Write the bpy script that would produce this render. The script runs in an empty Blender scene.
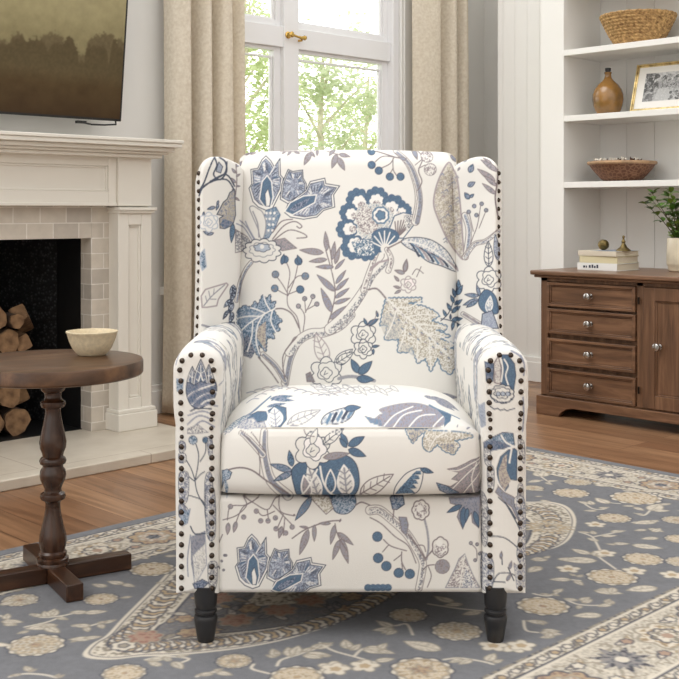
import bpy, bmesh, math, random
import numpy as np
from mathutils import Vector, Matrix
rng = np.random.default_rng(7)
random.seed(7)
SC = bpy.context.scene
COL = SC.collection
PI = math.pi
YAW = math.radians(-44.4)          # the room's walls stand at about 45 degrees to the view
FWD = (-math.sin(YAW), math.cos(YAW))
RGT = (math.cos(YAW), math.sin(YAW))
F, CX, HY, CZ = 1122.0, 339.5, 210.0, 0.87

def proj(x, y, z):
    return CX + F * x / y, HY + F * (CZ - z) / y

def ground(px, py, z=0.006):
    """photo point -> room floor coordinates"""
    y = F * (CZ - z) / (py - HY); x = (px - CX) * y / F
    return x * RGT[0] + y * FWD[0], x * RGT[1] + y * FWD[1]

# ---------------------------------------------------------------- objects
def link(o, parent=None):
    COL.objects.link(o)
    if parent is not None: o.parent = parent
    return o

def tag(o, label=None, cat=None, group=None, kind=None):
    if label: o['label'] = label
    if cat: o['category'] = cat
    if group: o['group'] = group
    if kind: o['kind'] = kind
    return o

def thing(name, label, cat, loc=(0, 0, 0), rz=0.0, group=None):
    o = bpy.data.objects.new(name, None)
    o.empty_display_size = 0.05
    link(o); o.location = loc; o.rotation_euler = (0, 0, rz)
    return tag(o, label, cat, group)

def copy_tree(o, parent=None):
    c = o.copy(); link(c, parent)
    for ch in list(o.children): copy_tree(ch, c)
    return c

def finish(o, mat, smooth=True, angle=35, bevel=0, segs=2):
    me = o.data
    if isinstance(mat, (list, tuple)):
        for m in mat: me.materials.append(m)
    elif mat is not None: me.materials.append(mat)
    if smooth:
        me.polygons.foreach_set('use_smooth', [True] * len(me.polygons))
        me.set_sharp_from_angle(angle=math.radians(angle))
    if bevel:
        b = o.modifiers.new('bevel', 'BEVEL'); b.width = bevel; b.segments = segs
        b.limit_method = 'ANGLE'; b.angle_limit = math.radians(40)
    return o

class MB:
    def __init__(s): s.v = []; s.f = []; s.m = []; s.mi = 0
    def add(s, vs, fs):
        n = len(s.v); s.v += [tuple(p) for p in vs]
        for f in fs: s.f.append([n + i for i in f]); s.m.append(s.mi)
        return s
    def box(s, x0, x1, y0, y1, z0, z1, M=None):
        vs = [Vector((x, y, z)) for z in (z0, z1) for y in (y0, y1) for x in (x0, x1)]
        if M is not None: vs = [M @ p for p in vs]
        return s.add(vs, [(0, 2, 3, 1), (4, 5, 7, 6), (0, 1, 5, 4), (2, 6, 7, 3), (0, 4, 6, 2), (1, 3, 7, 5)])
    def lathe(s, prof, n=32, at=(0, 0, 0), M=None, cap=True):
        vs = []; fs = []
        for r, z in prof:
            for k in range(n):
                a = 2 * PI * k / n
                p = Vector((r * math.cos(a), r * math.sin(a), z))
                if M is not None: p = M @ p
                vs.append(p + Vector(at))
        for i in range(len(prof) - 1):
            for k in range(n):
                k2 = (k + 1) % n
                fs.append((i * n + k, i * n + k2, (i + 1) * n + k2, (i + 1) * n + k))
        if cap:
            fs.append(tuple(range(n - 1, -1, -1)))
            fs.append(tuple((len(prof) - 1) * n + k for k in range(n)))
        return s.add(vs, fs)
    def tube(s, path, rad, n=8):
        path = [Vector(p) for p in path]; m = len(path)
        vs = []; fs = []
        for i, p in enumerate(path):
            d = (path[min(i + 1, m - 1)] - path[max(i - 1, 0)]).normalized()
            u = d.orthogonal().normalized() if i == 0 else (u - d * u.dot(d)).normalized()
            w = d.cross(u)
            r = rad[i] if isinstance(rad, (list, tuple)) else rad
            for k in range(n):
                a = 2 * PI * k / n
                vs.append(p + (u * math.cos(a) + w * math.sin(a)) * r)
        for i in range(m - 1):
            for k in range(n):
                k2 = (k + 1) % n
                fs.append((i * n + k, i * n + k2, (i + 1) * n + k2, (i + 1) * n + k))
        fs.append(tuple(range(n - 1, -1, -1))); fs.append(tuple((m - 1) * n + k for k in range(n)))
        return s.add(vs, fs)
    def prism(s, poly, z0, z1, M=None):
        """poly = list of (x,y); extruded along z then moved by M"""
        n = len(poly)
        vs = [Vector((x, y, z)) for z in (z0, z1) for x, y in poly]
        if M is not None: vs = [M @ p for p in vs]
        fs = [tuple(range(n - 1, -1, -1)), tuple(range(n, 2 * n))]
        fs += [(i, (i + 1) % n, n + (i + 1) % n, n + i) for i in range(n)]
        return s.add(vs, fs)
    def build(s, name, mat, parent=None, smooth=True, angle=35, bevel=0, segs=2, fix=True):
        me = bpy.data.meshes.new(name)
        me.from_pydata([tuple(p) for p in s.v], [], s.f)
        if any(s.m): me.polygons.foreach_set('material_index', s.m)
        if fix:
            bm = bmesh.new(); bm.from_mesh(me)
            bmesh.ops.recalc_face_normals(bm, faces=bm.faces)
            bm.to_mesh(me); bm.free()
        me.update()
        o = link(bpy.data.objects.new(name, me), parent)
        return finish(o, mat, smooth, angle, bevel, segs)

def np_mesh(name, V, quads, ngons=(), colors=None, mat=None, parent=None, angle=50):
    V = np.asarray(V, np.float32); quads = np.asarray(quads, np.int32)
    me = bpy.data.meshes.new(name)
    me.vertices.add(len(V)); me.vertices.foreach_set('co', V.ravel())
    loops = [quads.ravel()]; tot = [np.full(len(quads), 4, np.int32)]
    for g in ngons:
        loops.append(np.asarray(g, np.int32)); tot.append(np.array([len(g)], np.int32))
    L = np.concatenate(loops); T = np.concatenate(tot)
    me.loops.add(len(L)); me.loops.foreach_set('vertex_index', L)
    me.polygons.add(len(T))
    st = np.zeros(len(T), np.int32); st[1:] = np.cumsum(T)[:-1]
    me.polygons.foreach_set('loop_start', st)
    try: me.polygons.foreach_set('loop_total', T)
    except Exception: pass
    me.polygons.foreach_set('use_smooth', np.ones(len(T), bool))
    me.update(calc_edges=True); me.validate()
    if colors is not None:
        a = me.color_attributes.new('Print', 'FLOAT_COLOR', 'POINT')
        c = np.ones((len(V), 4), np.float32); c[:, :3] = colors
        a.data.foreach_set('color', c.ravel())
    me.set_sharp_from_angle(angle=math.radians(angle))
    o = link(bpy.data.objects.new(name, me), parent)
    if mat: me.materials.append(mat)
    return o

def grid_faces(nb, na, off=0, flip=False):
    """quads of an nb x na vertex grid (row-major)"""
    i = np.arange(nb - 1)[:, None] * na + np.arange(na - 1)[None, :] + off
    q = np.stack([i, i + 1, i + na + 1, i + na], -1).reshape(-1, 4)
    return q[:, ::-1] if flip else q

# ---------------------------------------------------------------- materials
def lin(c):
    c = np.asarray(c, float)
    return np.where(c <= 0.04045, c / 12.92, ((c + 0.055) / 1.055) ** 2.4)
def L4(c): return tuple(lin(c)) + (1.0,)
def hexc(h): return tuple(int(h[i:i + 2], 16) / 255 for i in (0, 2, 4))

def new_mat(name):
    m = bpy.data.materials.new(name); m.use_nodes = True
    nt = m.node_tree; b = nt.nodes['Principled BSDF']
    return m, nt, b
def N(nt, t, **kw):
    n = nt.nodes.new(t)
    for k, v in kw.items(): setattr(n, k, v)
    return n
def plain(name, col, rough=0.5, metal=0.0, spec=0.5, bump=0, bscale=60, var=0.0, vscale=8, **kw):
    m, nt, b = new_mat(name)
    b.inputs['Roughness'].default_value = rough; b.inputs['Metallic'].default_value = metal
    b.inputs['Specular IOR Level'].default_value = spec
    for k, v in kw.items(): b.inputs[k.replace('_', ' ')].default_value = v
    tc = N(nt, 'ShaderNodeTexCoord')
    if var:
        nz = N(nt, 'ShaderNodeTexNoise'); nz.inputs['Scale'].default_value = vscale; nz.inputs['Detail'].default_value = 5
        nt.links.new(tc.outputs['Object'], nz.inputs['Vector'])
        r = N(nt, 'ShaderNodeValToRGB'); e = r.color_ramp.elements
        e[0].position = .3; e[1].position = .7
        e[0].color = L4([max(0, x * (1 - var)) for x in col]); e[1].color = L4([min(1, x * (1 + var)) for x in col])
        nt.links.new(nz.outputs['Fac'], r.inputs['Fac']); nt.links.new(r.outputs['Color'], b.inputs['Base Color'])
    else: b.inputs['Base Color'].default_value = L4(col)
    if bump:
        nz = N(nt, 'ShaderNodeTexNoise'); nz.inputs['Scale'].default_value = bscale; nz.inputs['Detail'].default_value = 4
        nt.links.new(tc.outputs['Object'], nz.inputs['Vector'])
        bp = N(nt, 'ShaderNodeBump'); bp.inputs['Strength'].default_value = bump; bp.inputs['Distance'].default_value = .003
        nt.links.new(nz.outputs['Fac'], bp.inputs['Height']); nt.links.new(bp.outputs['Normal'], b.inputs['Normal'])
    return m
def wood(name, c0, c1, c2, stretch=(1, 1, 12), scale=6, rough=0.4, spec=0.5, bump=.15):
    m, nt, b = new_mat(name)
    tc = N(nt, 'ShaderNodeTexCoord'); mp = N(nt, 'ShaderNodeMapping')
    mp.inputs['Scale'].default_value = [scale * 12 / s for s in stretch]
    nt.links.new(tc.outputs['Object'], mp.inputs['Vector'])
    nz = N(nt, 'ShaderNodeTexNoise'); nz.inputs['Scale'].default_value = 1; nz.inputs['Detail'].default_value = 8
    nz.inputs['Roughness'].default_value = .6; nz.inputs['Distortion'].default_value = .6
    nt.links.new(mp.outputs['Vector'], nz.inputs['Vector'])
    r = N(nt, 'ShaderNodeValToRGB'); e = r.color_ramp.elements
    e[0].position = .28; e[0].color = L4(c0); e[1].position = .74; e[1].color = L4(c2)
    k = e.new(.5); k.color = L4(c1)
    nt.links.new(nz.outputs['Fac'], r.inputs['Fac']); nt.links.new(r.outputs['Color'], b.inputs['Base Color'])
    b.inputs['Roughness'].default_value = rough; b.inputs['Specular IOR Level'].default_value = spec
    bp = N(nt, 'ShaderNodeBump'); bp.inputs['Strength'].default_value = bump; bp.inputs['Distance'].default_value = .002
    nt.links.new(nz.outputs['Fac'], bp.inputs['Height']); nt.links.new(bp.outputs['Normal'], b.inputs['Normal'])
    return m
def print_mat(name, rough=.85, bump=.2, bscale=900, sheen=.15, spec=.25):
    m, nt, b = new_mat(name)
    at = N(nt, 'ShaderNodeAttribute', attribute_name='Print')
    nt.links.new(at.outputs['Color'], b.inputs['Base Color'])
    b.inputs['Roughness'].default_value = rough; b.inputs['Specular IOR Level'].default_value = spec
    b.inputs['Sheen Weight'].default_value = sheen
    if bump:
        tc = N(nt, 'ShaderNodeTexCoord')
        nz = N(nt, 'ShaderNodeTexNoise'); nz.inputs['Scale'].default_value = bscale; nz.inputs['Detail'].default_value = 3
        nt.links.new(tc.outputs['Object'], nz.inputs['Vector'])
        bp = N(nt, 'ShaderNodeBump'); bp.inputs['Strength'].default_value = bump; bp.inputs['Distance'].default_value = .002
        nt.links.new(nz.outputs['Fac'], bp.inputs['Height']); nt.links.new(bp.outputs['Normal'], b.inputs['Normal'])
    return m

# ---------------------------------------------------------------- drawing printed patterns
def catmull(p, closed=False, k=6):
    p = np.asarray(p, float); n = len(p)
    if n < 3: return p
    out = []
    rngi = range(n) if closed else range(n - 1)
    t = np.linspace(0, 1, k, endpoint=False)[:, None]
    for i in rngi:
        if closed: a, b, c, d = p[(i - 1) % n], p[i], p[(i + 1) % n], p[(i + 2) % n]
        else: a, b, c, d = p[max(i - 1, 0)], p[i], p[i + 1], p[min(i + 2, n - 1)]
        out.append(.5 * (2 * b + (c - a) * t + (2 * a - 5 * b + 4 * c - d) * t ** 2 + (3 * b - a - 3 * c + d) * t ** 3))
    if not closed: out.append(p[-1:])
    return np.concatenate(out)

class Canvas:
    def __init__(s, x0, y0, x1, y1, sc, base, tex=1.3):
        s.x0, s.y0, s.sc = x0, y0, sc; s.lw = 1.0
        s.W = int((x1 - x0) * sc); s.H = int((y1 - y0) * sc)
        s.img = np.empty((s.H, s.W, 3), np.float32); s.img[:] = base
        s.n1 = s.noise(tex * sc); s.n2 = s.noise(tex * 3.5 * sc)
    def noise(s, cell):
        cell = max(cell, 1.01)
        h, w = int(s.H / cell) + 3, int(s.W / cell) + 3
        g = rng.random((h, w)).astype(np.float32)
        yy = np.arange(s.H) / cell; xx = np.arange(s.W) / cell
        yi = yy.astype(int); xi = xx.astype(int); fy = (yy - yi)[:, None]; fx = (xx - xi)[None, :]
        fy = fy * fy * (3 - 2 * fy); fx = fx * fx * (3 - 2 * fx)
        return (g[yi][:, xi] * (1 - fy) * (1 - fx) + g[yi + 1][:, xi] * fy * (1 - fx) + g[yi][:, xi + 1] * (1 - fy) * fx + g[yi + 1][:, xi + 1] * fy * fx)
    def box(s, mn, mx):
        a = np.floor((np.asarray(mn) - (s.x0, s.y0)) * s.sc).astype(int) - 1
        b = np.ceil((np.asarray(mx) - (s.x0, s.y0)) * s.sc).astype(int) + 2
        i0, i1 = max(a[0], 0), min(b[0], s.W); j0, j1 = max(a[1], 0), min(b[1], s.H)
        if i1 <= i0 or j1 <= j0: return None
        xs = (np.arange(i0, i1) + .5) / s.sc + s.x0; ys = (np.arange(j0, j1) + .5) / s.sc + s.y0
        return i0, i1, j0, j1, xs, ys
    def put(s, bx, m, col, tex=None, thr=.5, coarse=False):
        i0, i1, j0, j1 = bx[:4]
        t = s.img[j0:j1, i0:i1]
        c = np.asarray(col, np.float32)
        if tex is not None:
            nn = (s.n2 if coarse else s.n1)[j0:j1, i0:i1]
            k = np.clip((nn - thr) * 6 + .5, 0, 1)[..., None]
            c = c * (1 - .30 * np.clip((.34 - nn) * 7 + .5, 0, 1)[..., None])
            c = c * (1 - k) + np.asarray(tex, np.float32) * k
        t += (c - t) * m[..., None]
    def poly(s, pts, col, tex=None, thr=.5, coarse=False, alpha=1.0):
        p = np.asarray(pts, float); bx = s.box(p.min(0), p.max(0))
        if bx is None: return
        xs, ys = bx[4], bx[5]
        ins = np.zeros((len(ys), len(xs)), bool)
        for (xa, ya), (xb, yb) in zip(p, np.roll(p, -1, 0)):
            if ya == yb: continue
            c = (ya > ys) != (yb > ys)
            xc = xa + (ys - ya) * (xb - xa) / (yb - ya)
            ins ^= c[:, None] & (xs[None, :] < xc[:, None])
        s.put(bx, ins.astype(np.float32) * alpha, col, tex, thr, coarse)
    def line(s, pts, w, col, tex=None, thr=.5, etch=0.0):
        p = np.asarray(pts, float); n = len(p)
        ww = np.linspace(w[0], w[1], n) if isinstance(w, (tuple, list)) else np.full(n, w)
        aa = .6 / s.sc
        for k in range(n - 1):
            a, b = p[k], p[k + 1]; r = (ww[k] + ww[k + 1]) / 4 * s.lw
            pad = r + 1.5 / s.sc
            bx = s.box(np.minimum(a, b) - pad, np.maximum(a, b) + pad)
            if bx is None: continue
            X, Y = np.meshgrid(bx[4], bx[5]); d = b - a; l2 = max(d @ d, 1e-12)
            t = np.clip(((X - a[0]) * d[0] + (Y - a[1]) * d[1]) / l2, 0, 1)
            dist = np.hypot(X - a[0] - t * d[0], Y - a[1] - t * d[1])
            m = np.clip((r - dist) / aa + .5, 0, 1) * min(1, r / aa + .25)
            if etch: m = m * np.clip(1 - etch + etch * 2.2 * s.n1[bx[2]:bx[3], bx[0]:bx[1]], 0, 1)
            s.put(bx, m.astype(np.float32), col, tex, thr)
    def disc(s, c, r, col, tex=None, thr=.5, ry=None):
        a = np.linspace(0, 2 * PI, 22)[:-1]
        s.poly(np.stack([c[0] + r * np.cos(a), c[1] + (ry or r) * np.sin(a)], 1), col, tex, thr)
    def sample(s, x, y):
        fx = np.clip((np.asarray(x) - s.x0) * s.sc - .5, 0, s.W - 1.001); fy = np.clip((np.asarray(y) - s.y0) * s.sc - .5, 0, s.H - 1.001)
        xi = fx.astype(int); yi = fy.astype(int); fx = (fx - xi)[..., None]; fy = (fy - yi)[..., None]
        I = s.img; x2 = np.minimum(xi + 1, s.W - 1); y2 = np.minimum(yi + 1, s.H - 1)
        return I[yi, xi] * (1 - fx) * (1 - fy) + I[yi, x2] * fx * (1 - fy) + I[y2, xi] * (1 - fx) * fy + I[y2, x2] * fx * fy
    def blur(s):
        I = s.img; I[1:-1, 1:-1] = (I[1:-1, 1:-1] * 4 + I[:-2, 1:-1] * 2 + I[2:, 1:-1] * 2 + I[1:-1, :-2] * 2 + I[1:-1, 2:] * 2 + I[:-2, :-2] + I[2:, 2:] + I[:-2, 2:] + I[2:, :-2]) / 16
# ================================================================ the printed floral linen of the chair
IV = (.772, .754, .718); NV = (.07, .085, .125); BL = (.15, .235, .335); SL = (.285, .305, .385); GR = (.32, .32, .355)
MV = (.385, .335, .35); TN = (.545, .495, .405); LB = (.455, .505, .59); DB = (.10, .15, .235); BR = (.235, .20, .21); WH = (.82, .805, .78)
FAB = Canvas(160, 135, 540, 605, 4, IV, tex=.8)
FR = dict(A=(200, 120, .2209), B=(330, 120, .2209), C=(200, 250, .2209), D=(330, 250, .2209), E=(170, 330, .2946), F=(340, 330, .2946),
          G=(170, 470, .2946), H=(340, 470, .2946), W=(165, 140, .3236), X=(450, 140, .3236), S=(200, 370, .2209), T=(340, 370, .2209),
          K=(370, 470, .1914), L=(170, 340, .0884), M=(170, 420, .1474), Q=(476, 340, .1474), R=(476, 430, .1474))
def P(fr, s, closed=None, k=5):
    ox, oy, sc = FR[fr]
    a = np.array([[float(q) for q in t.split(',')] for t in s.split()]) * sc + (ox, oy)
    return a if closed is None else catmull(a, closed, k)
def jag(p, step, amp):
    out = []; ctr = p.mean(0); n = len(p); sg = 1
    for i in range(n):
        a, b = p[i], p[(i + 1) % n]; d = b - a; l = np.hypot(*d); k = max(1, int(l / step)); nr = np.array((d[1], -d[0])) / max(l, 1e-9)
        if nr @ ((a + b) / 2 - ctr) < 0: nr = -nr
        out.append(a)
        for j in range(1, 2 * k):
            out.append(a + d * j / (2 * k) + nr * (amp if j % 2 else -amp * .2))
    return np.array(out)
def leafpoly(b, t, w, bend=0, k=11):
    b = np.asarray(b, float); t = np.asarray(t, float); d = t - b; n = np.array([-d[1], d[0]])
    s = np.linspace(0, 1, k); ctr = b + s[:, None] * d + (np.sin(PI * s) * bend)[:, None] * n
    h = (np.sin(PI * s ** .75) ** .9)[:, None] * n / max(np.hypot(*d), 1e-9) * w / 2
    return np.concatenate([ctr + h, (ctr - h)[::-1]]), ctr
def leaf(c, b, t, w, fill, tex=None, line=NV, vein=None, lw=.6, bend=0.0, thr=.5, veins=0):
    p, ctr = leafpoly(b, t, w, bend)
    if fill is not None: c.poly(p, fill, tex, thr)
    if line is not None: c.line(np.vstack([p, p[:1]]), lw, line)
    if vein is not None:
        c.line(ctr[:-1], lw, vein)
        for i in range(veins):
            q = ctr[1 + int((len(ctr) - 3) * i / max(veins, 1))]; d = ctr[-1] - ctr[0]; d = d / np.hypot(*d); n = np.array([-d[1], d[0]])
            for sg in (-1, 1): c.line([q, q + d * w * .28 + n * sg * w * .34], lw * .8, vein)
def leaves(c, fr, s, fill, tex=None, line=NV, wr=.38, **k):
    """'bx,by>tx,ty' pairs"""
    for q in s.split():
        a, b = q.split('>'); a = P(fr, a)[0]; b = P(fr, b)[0]
        leaf(c, a, b, max(np.hypot(*(b - a)) * wr, 1.2), fill, tex, line, **k)
def stem(c, fr, s, w=.8, col=BR):
    c.line(P(fr, s, False), w * 1.15, col, etch=.35)
def shape(c, fr, s, fill, tex=None, line=NV, lw=.7, closed=None, thr=.5, coarse=False, jg=None):
    p = P(fr, s) if closed is None else P(fr, s, True)
    if jg: p = jag(p, *jg)
    if fill is not None: c.poly(p, fill, tex, thr, coarse)
    if line is not None: c.line(np.vstack([p, p[:1]]), lw, line)
    return p
def berries(c, fr, s, r, fill=BL, tex=DB, line=NV):
    for q in s.split():
        p = P(fr, q)[0]; c.disc(p, r, fill, tex)
        if line is not None:
            a = np.linspace(0, 2 * PI, 14); c.line(np.stack([p[0] + r * np.cos(a), p[1] + r * np.sin(a)], 1), .5, line)
def scal(c, p, r, n, fill, line, lw=.6, ph=0, depth=.18, ry=None, tex=None):
    a = np.linspace(0, 2 * PI, n * 6 + 1); rr = 1 + depth * (np.abs(np.sin(n * (a + ph) / 2)) - .6)
    q = np.stack([p[0] + r * rr * np.cos(a), p[1] + (ry or r) * rr * np.sin(a)], 1)
    if fill is not None: c.poly(q[:-1], fill, tex)
    if line is not None: c.line(q, lw, line)
def rose(c, fr, s, r, line=NV, fill=IV, tex=None, fill2=None):
    p = P(fr, s)[0]
    scal(c, p, r, 6, fill, line, .8, 0, .3, tex=tex); scal(c, p + (.1 * r, -.1 * r), r * .66, 5, fill2 or fill, line, .7, .5, .3); scal(c, p, r * .36, 4, fill, line, .7, .9, .3)
    c.line([p + (r * .1, 0), p + (-r * .15, r * .12), p + (-r * .05, -r * .15)], .6, line)
def trunk(c, fr, s, w, fill=GR, tex=IV, thr=.55, line=BR, side=.0):
    p = P(fr, s, False); c.line(p, (w[0] + 1.2, w[1] + 1.2), line); c.line(p, w, IV)
    q = p + rng.normal(0, .22, p.shape); nn = np.gradient(p, axis=0); nn = np.stack([-nn[:, 1], nn[:, 0]], 1) / np.maximum(np.hypot(*nn.T), 1e-6)[:, None]; c.line(q - nn * w[0] * .3, .7, line, etch=.7); off = np.array([side, abs(side)]); c.line(p + off + (w[0] * .14, w[0] * .1), (w[0] * .55, w[1] * .55), fill, tex, thr)
def lotus(c, fr, fl=lambda s: s):
    for s in ('240,380 222,320 235,300 230,235 262,230 280,190 297,172 320,195 338,225 362,185 365,260 378,275 370,330 330,410 300,420 265,405',
              '372,300 400,235 420,245 465,238 468,275 482,300 480,345 400,390 365,370',
              '385,430 400,390 480,330 500,290 565,275 570,300 632,310 605,350 610,405 560,420 530,450 470,460 410,450'):
        p = P(fr, fl(s)); c.poly(p, WH); c.line(np.vstack([p, p[:1]]), .8, NV)
        q = p.mean(0) + (p - p.mean(0)) * .88; c.poly(q, SL, LB, .6); c.line(np.vstack([q, q[:1]]), .6, NV)
        qd = np.concatenate([q[:-1] * (1 - t) + q[1:] * t for t in (0, .33, .66)]); q = qd
        for k in range(0, len(q)): c.line([q[k] * .85 + p.mean(0) * .15, q[k] * .5 + p.mean(0) * .5], .7, (NV, DB, WH)[k % 3], etch=.8)
    shape(c, fr, fl('270,370 282,290 305,262 325,290 332,360 320,408 293,402'), BL, DB, WH, .9)
    shape(c, fr, fl('300,402 296,345 309,322 320,368 316,400'), WH, None, NV, .5)
    shape(c, fr, fl('385,425 410,385 470,355 528,350 520,385 470,412 420,440'), BL, DB, WH, .9)
    shape(c, fr, fl('405,420 430,395 500,362 480,395 430,425'), DB, SL, None)

def chair_print(c):
    # ------------------------------------------------ backrest: big lotus, upper left
    lotus(c, 'A')
    shape(c, 'A', '300,420 345,405 365,440 345,490 312,545 278,545 285,480', LB, BL, DB, .7)
    for i in range(4):
        for j in range(3): c.disc(P('A', f'{302 + j * 18 - i * 3},{432 + i * 26}')[0], 1.3, WH, None)
    shape(c, 'A', '240,400 225,410 240,450 262,500 275,545 290,540 300,480 285,430 262,412', IV, None, GR, .9, closed=True)
    stem(c, 'A', '268,540 262,480 240,425', 1.0, GR)
    for s in ('330,550 380,490 430,470 462,490 452,500 440,492', '330,560 400,510 460,520 485,540 440,545', '330,520 370,470 420,460'): stem(c, 'A', s, .9, BR)
    shape(c, 'A', '160,505 215,540 235,570 215,600 160,612', GR, IV, BR, .6, thr=.65)
    shape(c, 'A', '330,555 385,545 440,590 375,602 335,590', GR, MV, BR, .6)
    for s in ('165,480 200,500 240,560', '180,465 215,500 250,560', '205,470 225,510 255,560'): stem(c, 'A', s, .9, SL)
    p = P('A', '282,602')[0]; scal(c, p, 18.5, 11, IV, NV, .8, 0, .16, ry=11.5); scal(c, p - (0, 1), 12.5, 9, IV, GR, .7, .3, .2, ry=7); scal(c, p - (0, 3), 8, 6, LB, NV, .6, .2, .25, ry=4)
    c.disc(p - (0, 4), 2.2, WH)
    trunk(c, 'A', '232,655 205,690 180,750 165,830', (2.8, 2.2), SL, LB)
    # twigs along the top
    stem(c, 'A', '360,150 460,152 540,140 650,128', .7); stem(c, 'A', '560,140 600,160 660,170 679,178', .7)
    leaves(c, 'A', '500,155>472,215 530,142>530,172 500,153>520,178 612,132>585,172 620,165>597,230 625,180>655,240 630,165>678,176 410,150>395,170 425,150>450,162 385,150>370,162', MV, GR, BR)
    leaves(c, 'A', '235,145>200,165 250,150>225,165 215,155>185,160', GR, MV, BR)
    # fern fronds, middle
    stem(c, 'C', '580,335 598,280 612,200 600,120 570,10', .9, BR)
    stem(c, 'A', '600,679 590,600 568,520', .9, BR)
    leaves(c, 'A', '575,600>568,515 560,610>452,598 600,640>610,560 612,660>632,585 575,640>495,650', MV, GR, BR, wr=.26)
    leaves(c, 'C', '612,95>655,50 605,85>525,85 615,160>660,100 612,195>530,120 615,190>672,135 612,225>675,180 598,290>548,180 608,250>679,225 585,320>679,255', MV, SL, BR, wr=.24)
    # berry sprig over the leaf
    for s in ('455,380 440,310 400,260 398,190 408,110 385,50', '400,215 430,140 447,60', '398,205 375,165 345,125', '400,215 370,200 345,185', '402,180 440,130 475,126', '398,210 455,188', '468,375 475,320 470,290 448,262', '478,290 500,250 512,220', '480,290 475,232', '490,275 530,252'): stem(c, 'C', s, .75, BR)
    berries(c, 'C', '385,52 447,60 455,187', 3.9); berries(c, 'C', '343,120 340,183 478,127', 3.6, GR, BL)
    berries(c, 'C', '475,228 512,218 447,262 530,252', 2.3, GR, MV)
    leaves(c, 'C', '372,75>382,28 458,75>442,32', BL, DB, NV)
    # big blue leaf at left
    shape(c, 'C', '170,285 200,262 232,270 250,240 262,262 285,212 300,232 320,210 322,250 345,240 335,270 345,300 375,330 350,345 365,370 330,385 340,410 305,405 300,470 270,440 275,500 240,460 228,500 200,450 190,490 168,470', BL, LB, NV, .6, thr=.6, jg=(3.2, .8))
    shape(c, 'C', '168,300 230,290 300,285 250,330 168,345', LB, BL, None, thr=.55)
    shape(c, 'C', '265,360 300,330 298,460 275,430 255,400', MV, TN, None); shape(c, 'C', '170,440 220,390 250,470 235,500 190,490', DB, GR, None)
    for s in ('345,272 290,300 220,345 165,400', '300,296 260,280 230,272', '275,310 220,310 170,322', '290,302 262,350 255,420 270,480', '240,335 235,400 215,470', '320,282 300,250 290,215', '330,280 322,330 345,380'): c.line(P('C', s, False), 1.1, WH)
    stem(c, 'C', '345,275 380,275 420,300 450,360', 1.1, BR)
    # the branching trunk
    trunk(c, 'C', '440,420 405,500 385,610', (7, 5.5), GR, SL); trunk(c, 'C', '679,300 630,350 560,380 500,385 450,415 405,470', (7.5, 6.5), GR, IV, side=.6)
    trunk(c, 'D', '250,0 255,50 190,120 150,190 110,250 60,310 0,365', (4, 8.5), GR, IV, side=.9); trunk(c, 'D', '215,10 190,70 165,140 150,190', (3, 4), MV, IV)
    trunk(c, 'C', '385,600 340,530 285,480', (4, 3), GR, SL); stem(c, 'C', '265,495 320,560 355,610', 1.0); stem(c, 'C', '385,590 375,520 385,470 440,400', .9)
    # rose at the foot
    leaf(c, P('C', '572,520')[0], P('C', '525,385')[0], 14, IV, None, MV, MV, .9, veins=4); leaf(c, P('C', '612,528')[0], P('C', '690,455')[0], 11, IV, None, NV, NV, .7, veins=3)
    rose(c, 'C', '572,565', 15, NV, IV); shape(c, 'C', '485,605 480,570 500,560 520,605', GR, BR, BR); stem(c, 'D', '40,590 100,580 200,600', 2.5, GR)
    leaves(c, 'D', '130,565>95,500 130,570>190,510 120,590>200,595', BL, DB, NV, wr=.45)
    leaf(c, P('D', '30,520')[0], P('D', '105,470')[0], 9, IV, None, NV, NV, .7, veins=3)
    rose(c, 'D', '150,390', 12, NV, IV); rose(c, 'D', '150,455', 9, NV, IV)
    leaves(c, 'D', '165,345>152,315 170,345>218,318 215,310>208,282 190,445>222,440 195,455>195,480', BL, DB, NV)
    stem(c, 'D', '170,350 200,320 212,285', .6)
    # pomegranate flower
    for q, r in (('125,372', 11), ('210,365', 11), ('285,405', 12), ('335,420', 7), ('85,430', 9), ('75,505', 10), ('105,585', 12), ('165,595', 11)):
        p = P('B', q)[0]; scal(c, p, r, 9, BL, DB, .6, 0, .16, tex=DB); scal(c, p + (P('B', '210,500')[0] - p) * .10, r * .62, 7, WH, None, depth=.2); c.disc(p + (P('B', '210,500')[0] - p) * .2, r * .36, MV, IV, .55)
    c.poly(P('B', '120,420 180,390 250,400 290,460 260,540 190,560 130,520', True), IV, BL, .68)
    c.poly(P('B', '120,450 150,400 200,430 215,500 160,525 125,490', True), MV, IV, .5); 
    p = P('B', '228,442')[0]; c.disc(p, 8, WH); scal(c, p, 8, 8, None, BL, 1.4, 0, .1); scal(c, p, 4.5, 5, BL, DB, .8, 0, .3)
    shape(c, 'B', '265,510 290,445 330,430 375,440 382,480 330,545 300,545', IV, None, DB, .9)
    for i in range(7): c.line(P('B', f'{300 + i * 3},{540 - i * 2} {292 + i * 14},{462 - abs(i - 3) * -3}'), (.6, 1.6), BR)
    c.poly(P('B', '330,440 375,440 382,475 345,520', None), GR, IV, .5)
    shape(c, 'B', '188,560 195,520 240,500 290,510 310,540 280,575 235,605 195,600', BL, DB, DB, .8, closed=True)
    for i in range(7):
        a = PI * (.12 + .76 * i / 6); q = P('B', '245,590')[0]; c.line([q, q + (14 * math.cos(PI - a), -17 * math.sin(a))], (.8, 1.3), WH)
    p = P('B', '250,592')[0]; c.disc(p, 5, IV); shape(c, 'B', '95,560 190,545 200,620 120,625', BL, WH, None, thr=.62)
    stem(c, 'B', '262,600 262,640 215,655 180,690', 1.5, MV); trunk(c, 'B', '255,595 275,640 262,690', (3, 4), MV, IV)
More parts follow.
